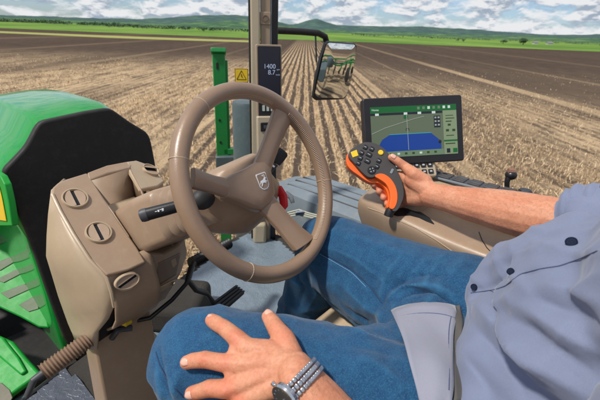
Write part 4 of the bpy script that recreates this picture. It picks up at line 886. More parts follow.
# raised sculpted ridge and padded rear part
rg = MB(); rs = []
for F, l, r_, zt in ((.50, .90, .965, .700), (.46, .88, .99, .728), (.40, .885, 1.0, .742), (.30, .89, 1.005, .738), (.2, .895, 1.01, .735), (.02, .90, 1.01, .74), (-.2, .90, 1.01, .745)): rs.append([V((l, F, .69)), V((l+.012, F, zt-.006)), V((l+.03, F, zt)), V((r_-.03, F, zt+.004)), V((r_-.008, F, zt-.004)), V((r_, F, .69))])
rg.loft(rs).build('switch_bank', M['tan_light'], aro, subsurf=1, ang=180)
kp = MB(); kp.prism([V((.955, .40, .7465)), V((.998, .40, .7465)), V((1.004, -.12, .7525)), V((.960, -.12, .7525))], (0, 0, .004)); kpo = kp.build('keypad_strip', M['dark'], aro, bevel=.003)
for i in range(13):
    for j in range(3):
        F = .375-i*.037; x = .964+j*.0145; MB().box((x, F, .7515+(.40-F)*.0115), (.0105, .028, .004)).build('key', M['grip'] if (i+j) % 4 else M['dark'], aro, bevel=.0015)
gl = MB(); gl.tube([V((.955, .405, .748)), V((.95, .25, .750)), V((.948, .0, .753))], .0028, 6).build('chrome_edge', M['greybox'], aro)
# opening with black slot at the lever base and the trim line
def evtree(o):
    dg = bpy.context.evaluated_depsgraph_get(); dg.update(); me = o.evaluated_get(dg).to_mesh(); X = MT.inverted() @ WM[o.name]; vs = [X @ v.co for v in me.vertices]; fs = [tuple(p.vertices) for p in me.polygons]; return BVHTree.FromPolygons(vs, fs)
AT = evtree(aro)
def surf_pt(tree, x, y, off=0):
    E = V((0, 0, EYE)); d = ray(x, y).normalized(); h = tree.ray_cast(E, d); return (h[0] if h[0] is not None else at(x, y, .9)) - d*off
def sline(tree, pts, r, off, name, mat, par, n=8, ell=None):
    P_ = []; 
    for a_, b_ in zip(pts, pts[1:]): P_ += [surf_pt(tree, a_[0]+(b_[0]-a_[0])*k/n, a_[1]+(b_[1]-a_[1])*k/n, off) for k in range(n)]
    P_.append(surf_pt(tree, *pts[-1], off)); return MB().tube(P_, r, 8, ell=ell).build(name, mat, par)
def sfill(tree, cen, wid, off, name, mat, par, n=8, th=.001):
    st = []
    for a_, b_, wa_, wb_ in zip(cen, cen[1:], wid, wid[1:]):
        for k in range(n): t_ = k/n; st.append((a_[0]+(b_[0]-a_[0])*t_, a_[1]+(b_[1]-a_[1])*t_, wa_+(wb_-wa_)*t_))
    st.append((*cen[-1], wid[-1])); rows = []
    for i, (x, y, w_) in enumerate(st):
        x0, y0, _ = st[max(i-1, 0)]; x1, y1, _ = st[min(i+1, len(st)-1)]; l = math.hypot(x1-x0, y1-y0) or 1
        rows.append([surf_pt(tree, x-(y1-y0)/l*w_*f, y+(x1-x0)/l*w_*f, off) for f in (-1, -.5, 0, .5, 1)])
    return MB().grid(rows).build(name, mat, par, ang=180)
sfill(AT, [(386, 210.5), (398, 212), (410, 212), (420, 215), (428, 219.5), (434, 224)], [2.5, 4.2, 3.4, 3.0, 2.4, .4], .0012, 'lever_slot', M['black'], aro)
sline(AT, [(479, 232), (482, 240), (487, 248), (495, 256)], .0010, .0002, 'panel_gap', M['black'], aro)
sline(AT, [(368, 208), (380, 212), (398, 220), (416, 228), (436, 240), (456, 254)], .0012, .0004, 'edge_highlight', M['tan_light'], aro)  # painted highlight: lighter tan line along the armrest edge
# small joystick and knobs behind the forearm
jb = at(508, 190, .98); 
MB().lathe(jb-V((0, 0, .03)), (0, 0, 1), [(.022, 0), (.020, .012), (.008, .02)]).build('lever_boot', M['rubber'], aro)
lv_ = MB(); lv_.tube([jb-V((0, 0, .01)), at(507, 182, .97), at(509, 176, .97)], [.005, .006, .008], 10); lv_.build('mini_lever', M['black'], aro)
MB().sphere(at(511, 175, .97), (.014, .014, .012), 16).build('lever_knob', M['black'], aro)
MB().tube([at(508, 171, .965), at(514, 171.5, .965)], .007, 8).build('lever_button', plastic('brown_print', (.25, .12, .09), .4), aro)
MB().lathe(at(525, 192, .97)-V((0, 0, .012)), (0, 0, 1), [(.016, 0), (.016, .014), (.013, .018)]).build('rotary_knob', M['black'], aro)
MB().lathe(at(494, 187, .99)-V((0, 0, .012)), (0, 0, 1), [(.008, 0), (.008, .016), (.006, .018)]).build('rotary_knob', M['black'], aro)
# ---- touchscreen
MN = V((-.63, -.69, .35)).normalized(); MO = at(413, 130, .985)
mq = [onp(x, y, MO, MN) for x, y in ((362, 98.5), (461.5, 94.5), (464.5, 160.5), (367, 166.5))]
Mx = ((mq[1]-mq[0]).normalized()+(mq[2]-mq[3]).normalized()).normalized(); My = MN.cross(Mx); 
if My.z < 0: My = -My
MO = sum(mq, V((0, 0, 0)))/4; mw = ((mq[1]-mq[0]).length+(mq[2]-mq[3]).length)/2; mh = ((mq[0]-mq[3]).length+(mq[1]-mq[2]).length)/2
def mp_(u, v, o=0): return MO+Mx*(u-.5)*mw+My*(.5-v)*mh+MN*o       # u,v over the whole front, v down
mon = MB().prism([p-MN*.026 for p in rrect(MO, Mx, My, mw, mh, .006)], MN*.026).build('touchscreen', M['black'], T, bevel=.0025, seg=3); lab(mon, 'black framed touchscreen showing a guidance map')
def scr(name, u0, v0, u1, v1, m, o=.0006, th=.0003): return MB().box(mp_((u0+u1)/2, (v0+v1)/2, o), ((u1-u0)*mw, (v1-v0)*mh, th), (Mx, My, MN)).build(name, m, mon, smooth=False)
U0_, V0_, U1_, V1_ = .066, .135, .935, .885
scr('map_view', U0_, V0_, U1_, V1_, G['olive'], .0004)
scr('menu_bar', U0_, V0_, U1_, .225, G['green'], .0009); scr('light_bar', U0_, .228, .79, .262, G['dark'], .0009); scr('status_bar', U0_, .80, .79, .885, G['bar'], .0009)
scr('side_panel', .795, .228, U1_, .885, G['panel'], .0009); scr('panel_divider', .795, .67, U1_, .695, G['green'], .0013)
MB().prism([mp_(u, v, .0009) for u, v in ((.10, .80), (.17, .62), (.245, .555), (.665, .555), (.745, .655), (.765, .71), (.765, .80))], MN*.0003).build('field_area', G['blue'], mon, smooth=False)
MB().tube([mp_(u, v, .0014) for u, v in ((.245, .55), (.665, .55))], .0008, 5).build('field_edge', G['cyan'], mon)
MB().tube([mp_(u, v, .0013) for u, v in ((.07, .53), (.20, .45), (.36, .385), (.5, .33), (.60, .30))], .0006, 5).build('guidance_line', G['line'], mon)
MB().tube([mp_(u, v, .0016) for u, v in ((.425, .26), (.43, .79))], .0006, 5).build('guidance_line', G['line'], mon)
for (u, v) in ((.415, .245), (.415, .305), (.13, .245), (.555, .245), (.70, .245)): scr('icon', u-.018, v-.014, u+.018, v+.02, G['white'] if v < .27 else G['green'], .0014)
scr('tractor_icon', .395, .275, .437, .325, G['green'], .0015); MB().tube([mp_(u, v, .0015) for u, v in ((.41, .50), (.415, .47), (.44, .47), (.445, .50))], .0007, 5).build('tractor_icon', G['dark'], mon)
scr('scale_box', .70, .30, .765, .475, G['dark'], .0013)
for k in range(3): scr('scale_mark', .707, .315+k*.055, .725, .34+k*.055, G['line'], .0017); scr('scale_mark', .738, .315+k*.055, .758, .34+k*.055, G['line'], .0017)
for k in range(7): scr('icon', .535+k*.052, .155, .560+k*.052, .195, G['white'] if k in (2, 5, 6) else G['bar'], .0013)
text('title', 'Home', mp_(.115, .18, .0012), Mx, My, .007, G['white'], mon)
for (a_, b_, c_, d_) in ((.82, .30, .90, .31), (.82, .34, .91, .352), (.82, .385, .88, .40), (.84, .43, .87, .46), (.82, .51, .85, .545), (.885, .51, .915, .545), (.82, .60, .90, .612), (.81, .72, .91, .735)): scr('label_mark', a_, b_, c_, d_, G['key'], .0013)
scr('run_button', .885, .80, .93, .865, G['green'], .0013); scr('button', .82, .80, .855, .865, G['dark'], .0013)
for k in range(9): scr('status_mark', .09+k*.075, .825, .115+k*.075, .855, G['key'] if k % 3 else G['white'], .0013)
MB().sphere(mp_(.752, .69, .0012), (.0045, .0045, .0008), 12, (Mx, My, MN)).build('compass', G['dark'], mon)
# screen bracket with two rows of keys
kO = at(414, 169, .99); kN = (MN+V((0, 0, .35))).normalized(); kx = (Mx-kN*Mx.dot(kN)).normalized(); ky = kN.cross(kx); ky = ky if ky.z > 0 else -ky
kb_ = MB().prism([p-kN*.02 for p in rrect(kO, kx, ky, .118, .042, .006)], kN*.018).build('key_panel', M['post'], T, bevel=.003); lab(kb_, 'tan strip with two rows of black keys below the touchscreen')
for j in range(2):
    for i in range(6): MB().prism([p-kN*.001 for p in rrect(kO+kx*(-.043+i*.0172)+ky*(.0095-j*.0175), kx, ky, .0125, .011, .0015)], kN*.002).build('key', M['black'], kb_)
    for i in range(6): MB().box(kO+kx*(-.043+i*.0172)+ky*(.0095-j*.0175)+kN*.0013, (.006, .004, .0006), (kx, ky, kN)).build('key_symbol', M['greyprint'], kb_, smooth=False)
MB().tube([MO-MN*.02-My*.05, MO-MN*.06-My*.10, V((.93, .43, .70))], [.018, .018, .022], 14).build('screen_bracket', M['tan'], T)
MB().prism(rrect(at(418, 184, 1.0), V((1, 0, 0)), V((0, 1, 0)), .16, .10, .02), (0, 0, -.06)).build('bracket_base', M['tan'], T, bevel=.015, seg=4)
# ---- control lever (black head with buttons, orange underside and grip)
JO = at(374, 168, .92); JN = V((-.62, -.52, .59)).normalized()
def jp(px, py, o=0): return onp(px, py, JO, JN)+JN*o
head = [(348.5, 153), (351, 149), (362, 142.5), (370, 142), (379, 145), (387, 151), (392, 161), (399, 174), (403.5, 186), (404, 197), (400, 207), (396, 212), (391, 211), (396, 201), (396, 192), (392, 183), (386, 177), (379, 175), (370, 179), (362, 173), (354, 163), (349, 158)]
def smoothpoly(p, it=2):
    for _ in range(it):
        q_ = []
        for i in range(len(p)):
            a, b = p[i], p[(i+1) % len(p)]; q_ += [(a[0]*.75+b[0]*.25, a[1]*.75+b[1]*.25), (a[0]*.25+b[0]*.75, a[1]*.25+b[1]*.75)]
        p = q_
    return p
hsm = smoothpoly(head); 
jl = MB().prism([jp(x, y, -.012) for x, y in hsm], JN*.014).build('control_lever', M['grip'], T, bevel=.003, seg=3); lab(jl, 'black multifunction lever with orange grip held in the right hand')
org = [(347, 153), (350, 151), (354, 160), (362, 169), (370, 174), (378, 171.5), (386, 173), (394, 181), (399, 191), (399.5, 202), (396, 210), (389, 209), (387, 204), (390, 198), (388, 190), (384, 184), (378, 181), (373, 182), (366, 179), (358, 173), (352, 169), (347, 163)]
MB().prism([jp(x, y, -.030) for x, y in smoothpoly(org)], JN*.0195).build('orange_grip', M['orange'], jl, bevel=.006, seg=4)
MB().prism([jp(x, y, -.006) for x, y in smoothpoly([(373, 176), (381, 173), (389, 177), (395, 185), (397.5, 194), (397, 203), (393.5, 210), (388.5, 208.5), (390.5, 200), (389.5, 191), (386, 184), (380, 180)])], JN*.0095).build('orange_grip', M['orange'], jl, bevel=.002, seg=3)
MB().tube([jp(393, 208, -.015), jp(391, 211, -.016), jp(390.5, 214, -.02)], [.011, .0105, .011], 16).build('lever_neck', M['black'], jl)
bt_ = [(359.5, 152, 6, 5.5), (366, 146.5, 6, 5.5), (372.8, 149, 6, 5.5), (357.5, 158.5, 5, 5), (363.5, 154.5, 0, 0), (370.5, 155, 8, 6.5), (368, 161.5, 8, 6.5), (377, 160, 6, 5.5), (375, 167, 6, 5.5), (361, 165, 5.5, 6), (363, 160, 0, 0)]
jx = (V((CR.dot(RV), CR.dot(FV), CR.z))); jx = (jx-JN*jx.dot(JN)).normalized(); jy = JN.cross(jx); jy = jy if jy.z > 0 else -jy
ca, sa = math.cos(rad(-28)), math.sin(rad(-28)); jx, jy = jx*ca+jy*sa, -jx*sa+jy*ca
BT = [(355.5, 158.5), (360.5, 153), (365, 147.5), (371, 148.5), (361, 163.5), (371.5, 155.8), (369, 162.2), (377.5, 161), (375.5, 166.8), (355, 152)]
for i, (x, y) in enumerate([(365, 147.5), (371.5, 149.3), (361.3, 153), (360, 158.2), (358, 163.5), (368.6, 154.8), (367, 161.3), (378.5, 161), (376.5, 166.8)]):
    w_ = .0145 if i in (5, 6) else .0108; rr_b = MB().prism([p for p in rrect(jp(x, y, .001), jx, jy, w_, .0112, .003)], JN*.0035).build('button', M['black'], jl, bevel=.0012)
    MB().box(jp(x, y, .0048), (w_*.5, .0012, .0004), (jx, jy, JN)).build('icon', M['greyprint'], jl, smooth=False); 0
MB().lathe(jp(371.5, 170.5, 0), JN, [(.0098, 0), (.0098, .003), (.0085, .0042), (.003, .0042)], 24).build('round_switch', M['black'], jl, ang=40)
for d_ in ((1, 0), (-1, 0), (0, 1), (0, -1)): MB().box(jp(371.5, 170.5, .0045)+jx*d_[0]*.0045+jy*d_[1]*.0045, (.0022, .0022, .0005), (jx, jy, JN)).build('icon', M['greyprint'], jl, smooth=False)
MB().lathe(jp(380.5, 153, .001), JN, [(.0062, 0), (.0062, .003), (.0048, .0042), (.001, .0042)], 20).build('yellow_button', M['yellow'], jl, ang=40)
MB().prism([jp(x, y, .0012) for x, y in ((350.5, 152.5), (356.5, 150), (358.5, 156), (352.5, 158))], JN*.002).build('yellow_button', M['yellow'], jl, bevel=.001)
MB().prism(rrect(jp(391.8, 171.5, .001), jx, jy, .006, .013, .002), JN*.0025).build('side_button', M['greybox'], jl, bevel=.001)
# ================================================================== DRIVER
from mathutils.bvhtree import BVHTree
PR = root('person', 'driver in blue jeans and light blue shirt, hands on knee and lever', 'person', (.58, -.05, .45), frame=MT)
def bvh(vs, fs): return BVHTree.FromPolygons([V(v) for v in vs], [tuple(f) for f in fs])
def hit(tree, px, py, off=0, fallback=.5):
    E = V((0, 0, EYE)); d = ray(px, py).normalized(); h = tree.ray_cast(E, d)
    if h[0] is None: return at(px, py, fallback), -d
    n = h[1]; n = n if n.dot(d) < 0 else -n
    return h[0]+n*off, n
# ---- jeans
KL = at(203, 358, .66); HL = V((.475, .03, .565)); KR = at(327, 247, 1.0); HR = V((.70, .06, .575))
AL = V((KL.x+.03, KL.y+.02, .13)); AR_ = at(293, 335, 1.22); AR_.z = max(AR_.z, .14)
jc = [[(KL+V((-.0, .0, -.002)), .084), (KL.lerp(HL, .25), .095), (KL.lerp(HL, .5), .100), (KL.lerp(HL, .75), .096), (HL, .080)],
      [(KL, .082), (KL.lerp(AL, .25), .074), (KL.lerp(AL, .6), .066), (AL, .062)],
      [(KR, .076), (KR.lerp(HR, .25), .084), (KR.lerp(HR, .55), .093), (KR.lerp(HR, .8), .10), (HR, .105)],
      [(KR, .070), (KR.lerp(AR_, .3), .066), (KR.lerp(AR_, .6), .062), (AR_, .058)],
      [(KL.lerp(HL, .45), .085), (V((.56, .14, .55)), .085), (KR.lerp(HR, .55)+V((-.02, 0, -.03)), .085)],
      [(KR.lerp(HR, .12)+V((-.02, 0, -.03)), .070), (KR.lerp(HR, .6)+V((-.03, 0, -.03)), .095)],
      ('e', V((.59, -.02, .58)), (.19, .15, .12))]
co_, nr_, fs_ = organic(jc, .0048, 16, .5)
def legparam(p, A, B):
    d = B-A; return (p-np.array(A)) @ np.array(d)/d.length_squared
tL = legparam(co_, KL, HL); tR = legparam(co_, KR, HR)
dirL = (HL-KL).normalized(); dirR = (HR-KR).normalized()
# wrinkles: across the legs at knee and crotch, broad soft waves elsewhere
def across(axis, tilt, sc, off):
    q = V(axis); up = V((0, 0, 1)); s = q.cross(up).normalized(); d = (s+tilt*q).normalized(); return fold_coords(co_, d, sc*.22, sc, off)
w1 = ridged(across(dirL, .35, 17, 3))*.012; w2 = ridged(across(dirR, -.5, 15, 17))*.014
isR = (np.linalg.norm(co_-np.array(KR), axis=1) < np.linalg.norm(co_-np.array(KL), axis=1))
crL = np.clip((tL-.45)/.35, 0, 1)*.9+np.clip(.10-np.abs(tL+.0), 0, .1)*6; crR = np.clip((tR-.35)/.4, 0, 1)*.9+np.clip(.12-np.abs(tR), 0, .12)*5
below = co_[:, 2] < .5
disp = np.where(isR, w2*(.25+crR), w1*(.15+crL)) + np.where(below, .006*ridged(fold_coords(co_, (1, .3, 0), 5, 18, 2)), 0)
disp += vnoise(co_*9+5)*.004+ridged(co_*13+8)*.0035+ridged(co_*34+2)*.0020
def folds(co, tree, lst):
    out = np.zeros(len(co))
    for pts, r, amp in lst:
        P3 = [np.array(hit(tree, x, y)[0]) for x, y in pts]
        best = np.full(len(co), 1e9); tt = np.zeros(len(co)); n_ = len(P3)-1
        for i, (A, B) in enumerate(zip(P3, P3[1:])):
            d = B-A; t = np.clip(((co-A) @ d)/max(1e-9, d @ d), 0, 1); q = A+np.outer(t, d); dd = np.linalg.norm(co-q, axis=1); m = dd < best; best[m] = dd[m]; tt[m] = (i+t[m])/n_
        out += amp*(.45*np.exp(-(best/(r*1.15))**2)+.6*np.exp(-best/(r*.62)))*np.sin(np.pi*np.clip(tt*.86+.07, 0, 1))**.6
    return out
JT0 = bvh(co_, fs_)
disp += folds(co_, JT0, [
    ([(318, 252), (334, 260), (352, 270), (370, 286), (383, 304)], .006, -.0045), ([(322, 246), (340, 252), (360, 262), (380, 278), (394, 298)], .010, .005),
    ([(300, 232), (318, 236), (340, 233)], .009, .006), ([(296, 246), (310, 252), (322, 262)], .007, .006), ([(302, 222), (322, 224), (346, 220)], .007, -.004),
    ([(392, 300), (404, 291), (420, 288), (438, 291), (455, 298)], .009, .011), ([(398, 305), (412, 298), (430, 297), (448, 302)], .005, -.006), ([(386, 296), (400, 283), (420, 277), (446, 280)], .007, -.006),
    ([(400, 262), (386, 280), (380, 300)], .010, .007), ([(420, 262), (408, 276), (400, 290)], .008, -.005), ([(440, 268), (430, 280), (428, 290)], .008, .006),
    ([(360, 240), (390, 252), (420, 262)], .012, .004), ([(350, 292), (366, 306), (386, 318)], .009, .007), ([(345, 306), (366, 322), (392, 330)], .007, -.006), ([(342, 330), (364, 338), (394, 344)], .010, .005),
    ([(352, 360), (374, 366), (398, 380)], .010, .006), ([(345, 345), (372, 352), (398, 356)], .008, -.004),
    ([(160, 352), (164, 372), (176, 396)], .006, -.006), ([(170, 372), (180, 388), (190, 402)], .007, .006), ([(158, 372), (164, 390), (170, 404)], .006, .006),
    ([(176, 322), (200, 316), (232, 320)], .012, .003), ([(284, 262), (292, 290), (288, 312)], .008, .007), ([(300, 268), (306, 286), (300, 306)], .006, -.006), ([(314, 278), (316, 292), (308, 306)], .006, .005)])
co2 = co_+nr_*disp[:, None]
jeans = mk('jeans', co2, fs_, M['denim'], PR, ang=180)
JT = bvh(co2, fs_)
def surf_line(tree, pts, r, off, name, mat, parent, n=8):
    path = []
    for (a, b) in zip(pts, pts[1:]):
        for k in range(n): path.append(hit(tree, a[0]+(b[0]-a[0])*k/n, a[1]+(b[1]-a[1])*k/n, off)[0])
    path.append(hit(tree, *pts[-1], off)[0])
    for _ in range(4): path = [path[0]]+[(path[i-1]+path[i]*2+path[i+1])/4 for i in range(1, len(path)-1)]+[path[-1]]
    return MB().tube(path, r, 6).build(name, mat, parent)
surf_line(JT, [(318, 250), (332, 258), (350, 268), (368, 284), (382, 303)], .0010, .0002, 'seam', M['jstitch'], jeans)
surf_line(JT, [(320, 254), (334, 262), (352, 272.5), (366, 287)], .0007, .0006, 'stitching', plastic('blue_stitch', (.13, .26, .40), .8, 300, 0), jeans)
surf_line(JT, [(156, 352), (160, 366), (169, 382), (183, 397)], .0010, .0002, 'seam', M['jstitch'], jeans)
# ---- shirt
sh_ = [('e', V((.585, -.03, .665)), (.155, .155, .10)), ('e', V((.565, -.055, .76)), (.155, .135, .12)), ('e', V((.52, -.105, .85)), (.155, .118, .115)), ('e', V((.495, -.17, .925)), (.17, .105, .11)),
       [(at(489, 296, .675), .042), (at(498, 315, .665), .054), (at(498, 360, .585), .056), (at(498, 402, .53), .054), (at(499, 450, .48), .052)], [(at(500, 284, .665), .044), (at(530, 277, .64), .052), (at(560, 268, .60), .053), (at(592, 262, .56), .054)], [(at(500, 305, .665), .050), (at(535, 290, .63), .070), (at(575, 275, .57), .075)],
       [(V((.50, -.19, 1.03)), .075), (V((.50, -.20, 1.09)), .062)]]
SL, SR = V((.325, -.17, .98)), V((.70, -.17, .95)); EL = at(470, 575, .43); ER = at(572, 226, .675)
sh_ += [[(V((.42, -.17, .98)), .09), (SL, .075), (SL.lerp(EL, .45), .062), (SL.lerp(EL, .80), .056)], [(V((.58, -.17, .97)), .085), (SR, .062), (at(660, 205, .60), .050), (at(618, 214, .63), .048), (at(601, 218, .645), .047)]]
cs_, ns_, fsS = organic(sh_, .0048, 18, .5)
fd = at(590, 385, .42)-at(490, 300, .6)
fw = ridged(fold_coords(cs_, fd, 3.2, 11, 4)); fw2 = ridged(fold_coords(cs_, fd+V((0, 0, .05)), 6, 24, 9))
disp = (fw-.45)*.020+(fw2-.4)*.008+ridged(fold_coords(cs_, fd, 9, 38, 2))*.0022+vnoise(cs_*8+2)*.006+vnoise(cs_*30)*.0012
ST0 = bvh(cs_, fsS)
disp += folds(cs_, ST0, [
    ([(472, 302), (492, 322), (520, 348), (556, 384)], .012, .012), ([(468, 318), (486, 342), (508, 372), (524, 398)], .010, -.010), ([(466, 346), (476, 372), (492, 398)], .010, .009),
    ([(494, 306), (524, 328), (560, 352), (598, 380)], .011, -.011), ([(508, 300), (540, 318), (578, 342), (600, 356)], .013, .012), ([(530, 296), (560, 308), (598, 326)], .010, -.009), ([(546, 284), (572, 290), (600, 304)], .011, .009),
    ([(468, 276), (490, 268), (512, 262), (540, 250), (566, 236)], .007, .004), ([(470, 292), (490, 288), (508, 282), (524, 272), (560, 264), (598, 250)], .004, -.004),
    ([(468, 280), (470, 300), (466, 330)], .006, .005), ([(560, 366), (580, 384), (596, 399)], .009, -.008)])
cs2 = cs_+ns_*disp[:, None]
shirt = mk('shirt', cs2, fsS, M['shirt'], PR, ang=180); ST = bvh(cs2, fsS)
# sleeve rolls: thick turned-up cuff rings
def cuff(p, axis, r, n, name='cuff', w=.05):
    axis = V(axis).normalized(); a = axis.orthogonal().normalized(); b = axis.cross(a); rings = []
    for s in range(-2, 15):
        t = s/14; row = []
        for j in range(44):
            an = 2*math.pi*j/44; wv = .0018*math.sin(an*3+s*.6)+.0013*math.sin(an*7+s); rr = r+.004*math.sin(max(0, t)*math.pi)**.5+wv+(.0028 if s % 5 < 3 and s > 1 else -.001) - (.010 if s < 0 else 0)
            row.append(p+axis*(t*w+.004*math.sin(an*2+1))+(a*math.cos(an)+b*math.sin(an))*rr)
        rings.append(row)
    return MB().loft(rings, cap=False).build(name, M['shirt'], shirt, ang=180, solid=0)
cu0, cu1 = at(567, 221, .685), at(602, 215, .655)
cuff(cu0, cu1-cu0, .0500, 44, w=.056)
# placket, seam line and buttons
def strip(tree, ctr, off, wpx, name, mat, parent, n=10, th=.0012):
    """ribbon laid on a surface; ctr = (px,py,half width px) stations"""
    L_, R_ = [], []
    st = []
    for (a, b) in zip(ctr, ctr[1:]):
        for k in range(n): s = k/n; st.append(tuple(a[i]+(b[i]-a[i])*s for i in range(3)))
    st.append(ctr[-1]); rows = []
    for i, (x, y, w_) in enumerate(st):
        x0, y0, _ = st[max(i-1, 0)]; x1, y1, _ = st[min(i+1, len(st)-1)]; l = math.hypot(x1-x0, y1-y0) or 1; nx, ny = -(y1-y0)/l, (x1-x0)/l
        rows.append([hit(tree, x+nx*w_*f, y+ny*w_*f, off)[0] for f in (-1, -.6, -.2, .2, .6, 1)])
    for _ in range(6):
        r2 = [[p.copy() for p in r] for r in rows]
        for i in range(1, len(rows)-1):
            for j in range(6): r2[i][j] = (rows[i-1][j]+rows[i+1][j]+rows[i][j]*2)/4
        rows = r2
    return MB().grid(rows).build(name, mat, parent, ang=180, solid=-th)
surf_line(ST, [(471, 293), (480, 292), (495, 290), (506, 286), (513, 280), (521, 274), (540, 269), (560, 266), (580, 259), (598, 251)], .0006, .0006, 'placket_seam', M['thread'], shirt, 10)
def button(px, py, r, tree=ST):
    p, n_ = hit(tree, px, py, .0022); n_ = (n_*.5-ray(px, py).normalized()*.5).normalized()
    b_ = MB().lathe(p, n_, [(r, 0), (r, .0018), (r*.86, .0026), (r*.75, .0018), (.0005, .0016)], 28).build('button', M['navy'], shirt, ang=40)
    a = n_.orthogonal().normalized(); c_ = n_.cross(a)
    for (i, j) in ((1, 1), (1, -1), (-1, 1), (-1, -1)): MB().sphere(p+n_*.0019+(a*i+c_*j)*r*.22, (r*.09,)*3, 8).build('thread_hole', M['black'], b_)
button(572, 244, .0068); button(475, 287, .0052); button(512, 273, .0050)
# shirt tail over the left thigh
poly = [(394, 314), (400, 400.5)]
rows = []
for i in range(22):
    s = i/21; y = 313+s*98; xl = 394+(y-314)*.285; xr = 459.5-(8.5*min(1, (y-312)/30)); r = []
    for j in range(12):
        t = j/11; yy = y-6*math.sin(t*math.pi)*(1-s)+ (1-s)*(-2*t); p, n_ = hit(JT, xl+(xr-xl)*t, yy, .007+.004*math.sin(t*7+s*5)*s+.002*math.sin(s*9)); r.append(p)
    rows.append(r)
# smooth the rows so the cloth bridges the creases of the jeans
for _ in range(7):
    nr2 = [[p.copy() for p in r] for r in rows]
    for i in range(1, len(rows)-1):
        for j in (0, len(rows[0])-1): nr2[i][j] = (rows[i-1][j]+rows[i+1][j]+rows[i][j]*2)/4
        for j in range(1, len(rows[0])-1): nr2[i][j] = (rows[i-1][j]+rows[i+1][j]+rows[i][j-1]+rows[i][j+1]+rows[i][j]*2)/6
    rows = nr2
tl = MB().grid(rows).build('shirt_tail', M['shirt2'], shirt, ang=180, solid=-.002); lab(tl, 'greyer lower flap of the shirt lying over the left thigh')
hm = [rows[2][j]+(V((0, 0, EYE))-rows[2][j]).normalized()*.0034 for j in range(12)]; MB().tube(hm, .0008, 5).build('hem_stitching', M['thread'], tl)
hm = [rows[i][10]+(V((0, 0, EYE))-rows[i][10]).normalized()*.0034 for i in range(2, 18)]; MB().tube(hm, .0007, 5).build('hem_stitching', M['thread'], tl)
strip(JT, [(455, 306, 6), (457, 330, 6), (457, 370, 6), (459, 402, 6)], .004, 6, 'dark_strip', M['stripgrey'], T)  # dark grey ribbon between the shirt tail and the shirt front
# ---- skin: hands, forearms, head and body in one continuous surface
def hp(px, py, off): return hit(JT, px, py, off)[0]
JOo = 1
def J(px, py, o): return onp(px, py, JO, JN)+JN*o
WL = hp(299, 379, .034); ELs = EL
fing = {   # left hand fingers: (joint px, py, radius); height above the jeans
 'index': [(252, 352, .0135, .018), (240, 344, .0130, .017), (226, 333.5, .0118, .014), (217, 327.5, .0110, .0115), (213.5, 324.5, .0098, .010)],
 'middle': [(248, 367, .0132, .018), (230, 365, .0128, .018), (210, 362, .0120, .0160), (196, 362.5, .0112, .0125), (189, 363.2, .0099, .010)],
 'ring': [(250, 381, .0130, .017), (235, 383.5, .0126, .016), (215, 386, .0116, .0150), (202, 388, .0108, .012), (195.5, 389.3, .0096, .010)],
 'pinky': [(256, 393, .0125, .015), (245, 399, .0114, .013), (230, 406, .0100, .012), (219, 411, .0092, .010), (213, 414, .0082, .009)],
 'thumb': [(293, 361, .0170, .016), (285, 347, .0156, .016), (277, 336, .0134, .0145), (270.5, 327, .0120, .012), (267.5, 322.5, .0104, .0105)]}
sk_ = []
LH = {}
for k, js in fing.items():
    pts = [(hp(x, y, o), r) for x, y, r, o in js]; LH[k] = pts; sk_.append(pts)
pal = [(299, 377, .020, .025), (290, 371, .019, .022), (276, 366, .018, .018), (262, 364, .0165, .017), (250, 366, .014, .016)]
sk_.append([(hp(x, y, o), r) for x, y, r, o in pal])
for tgt, via in (('index', (272, 355)), ('middle', (270, 366)), ('ring', (272, 377)), ('pinky', (274, 386))):
    sk_.append([(hp(293, 375, .022), .018), (hp(*via, .0175), .0150), (LH[tgt][0][0], .0140), (LH[tgt][1][0], .0126)])
sk_.append([(hp(294, 372, .020), .018), (hp(287, 360, .015), .0160), (LH['thumb'][1][0], .0150)])
sk_.append([(hp(240, 350, .015), .0105), (hp(235, 362, .015), .0100), (hp(236, 374, .015), .0105), (hp(242, 388, .014), .0105), (hp(248, 398, .013), .0105)])
sk_.append([(hp(262, 352, .015), .010), (hp(272, 350, .012), .009), (hp(280, 347, .011), .009)])
sk_.append([(WL, .0235), (WL.lerp(ELs, .08), .0240), (WL.lerp(ELs, .3), .028), (WL.lerp(ELs, .6), .036), (WL.lerp(ELs, .85), .040), (ELs, .039), (ELs.lerp(SL, .4), .043), (SL, .05)])
sk_.append([(WL+V((.008, .006, .0)), .0205), (WL.lerp(ELs, .3)+V((.006, .004, 0)), .027)]); sk_.append([(WL+V((-.009, -.006, -.0)), .0205), (WL.lerp(ELs, .3)+V((-.006, -.004, 0)), .027)])
# right arm and hand
WR = at(431, 195, .885); ERs = at(572, 226, .69)
sk_.append([(WR, .0265), (WR.lerp(ERs, .12), .0280), (WR.lerp(ERs, .35), .0350), (WR.lerp(ERs, .62), .0425), (WR.lerp(ERs, .85), .0440), (ERs, .042), (at(640, 208, .60), .042), (SR, .05)])
sk_.append([(WR+V((0, 0, .007)), .0215), (at(413, 180, .905), .020)])
MC_R = [J(404, 174, -.018), J(406, 181, -.028), J(408, 188, -.034), J(410, 196, -.036)]
for i, p in enumerate(MC_R): sk_.append([(WR.lerp(p, .05), .021), (WR.lerp(p, .5), .0195), (p, .0135)])
RH = [[MC_R[0], J(397, 181, -.047), J(386, 183, -.044), J(378, 183, -.030), J(375.5, 182.3, -.022)],
      [MC_R[1], J(399, 187, -.052), J(389, 190, -.046), J(383, 189.5, -.030), J(381, 189, -.020)],
      [MC_R[2], J(401, 193, -.053), J(393, 196, -.046), J(387.5, 196, -.030), J(385.5, 195.5, -.021)],
      [MC_R[3], J(404, 200, -.050), J(397, 202.5, -.043), J(391, 202.5, -.030), J(389, 202, -.022)]]
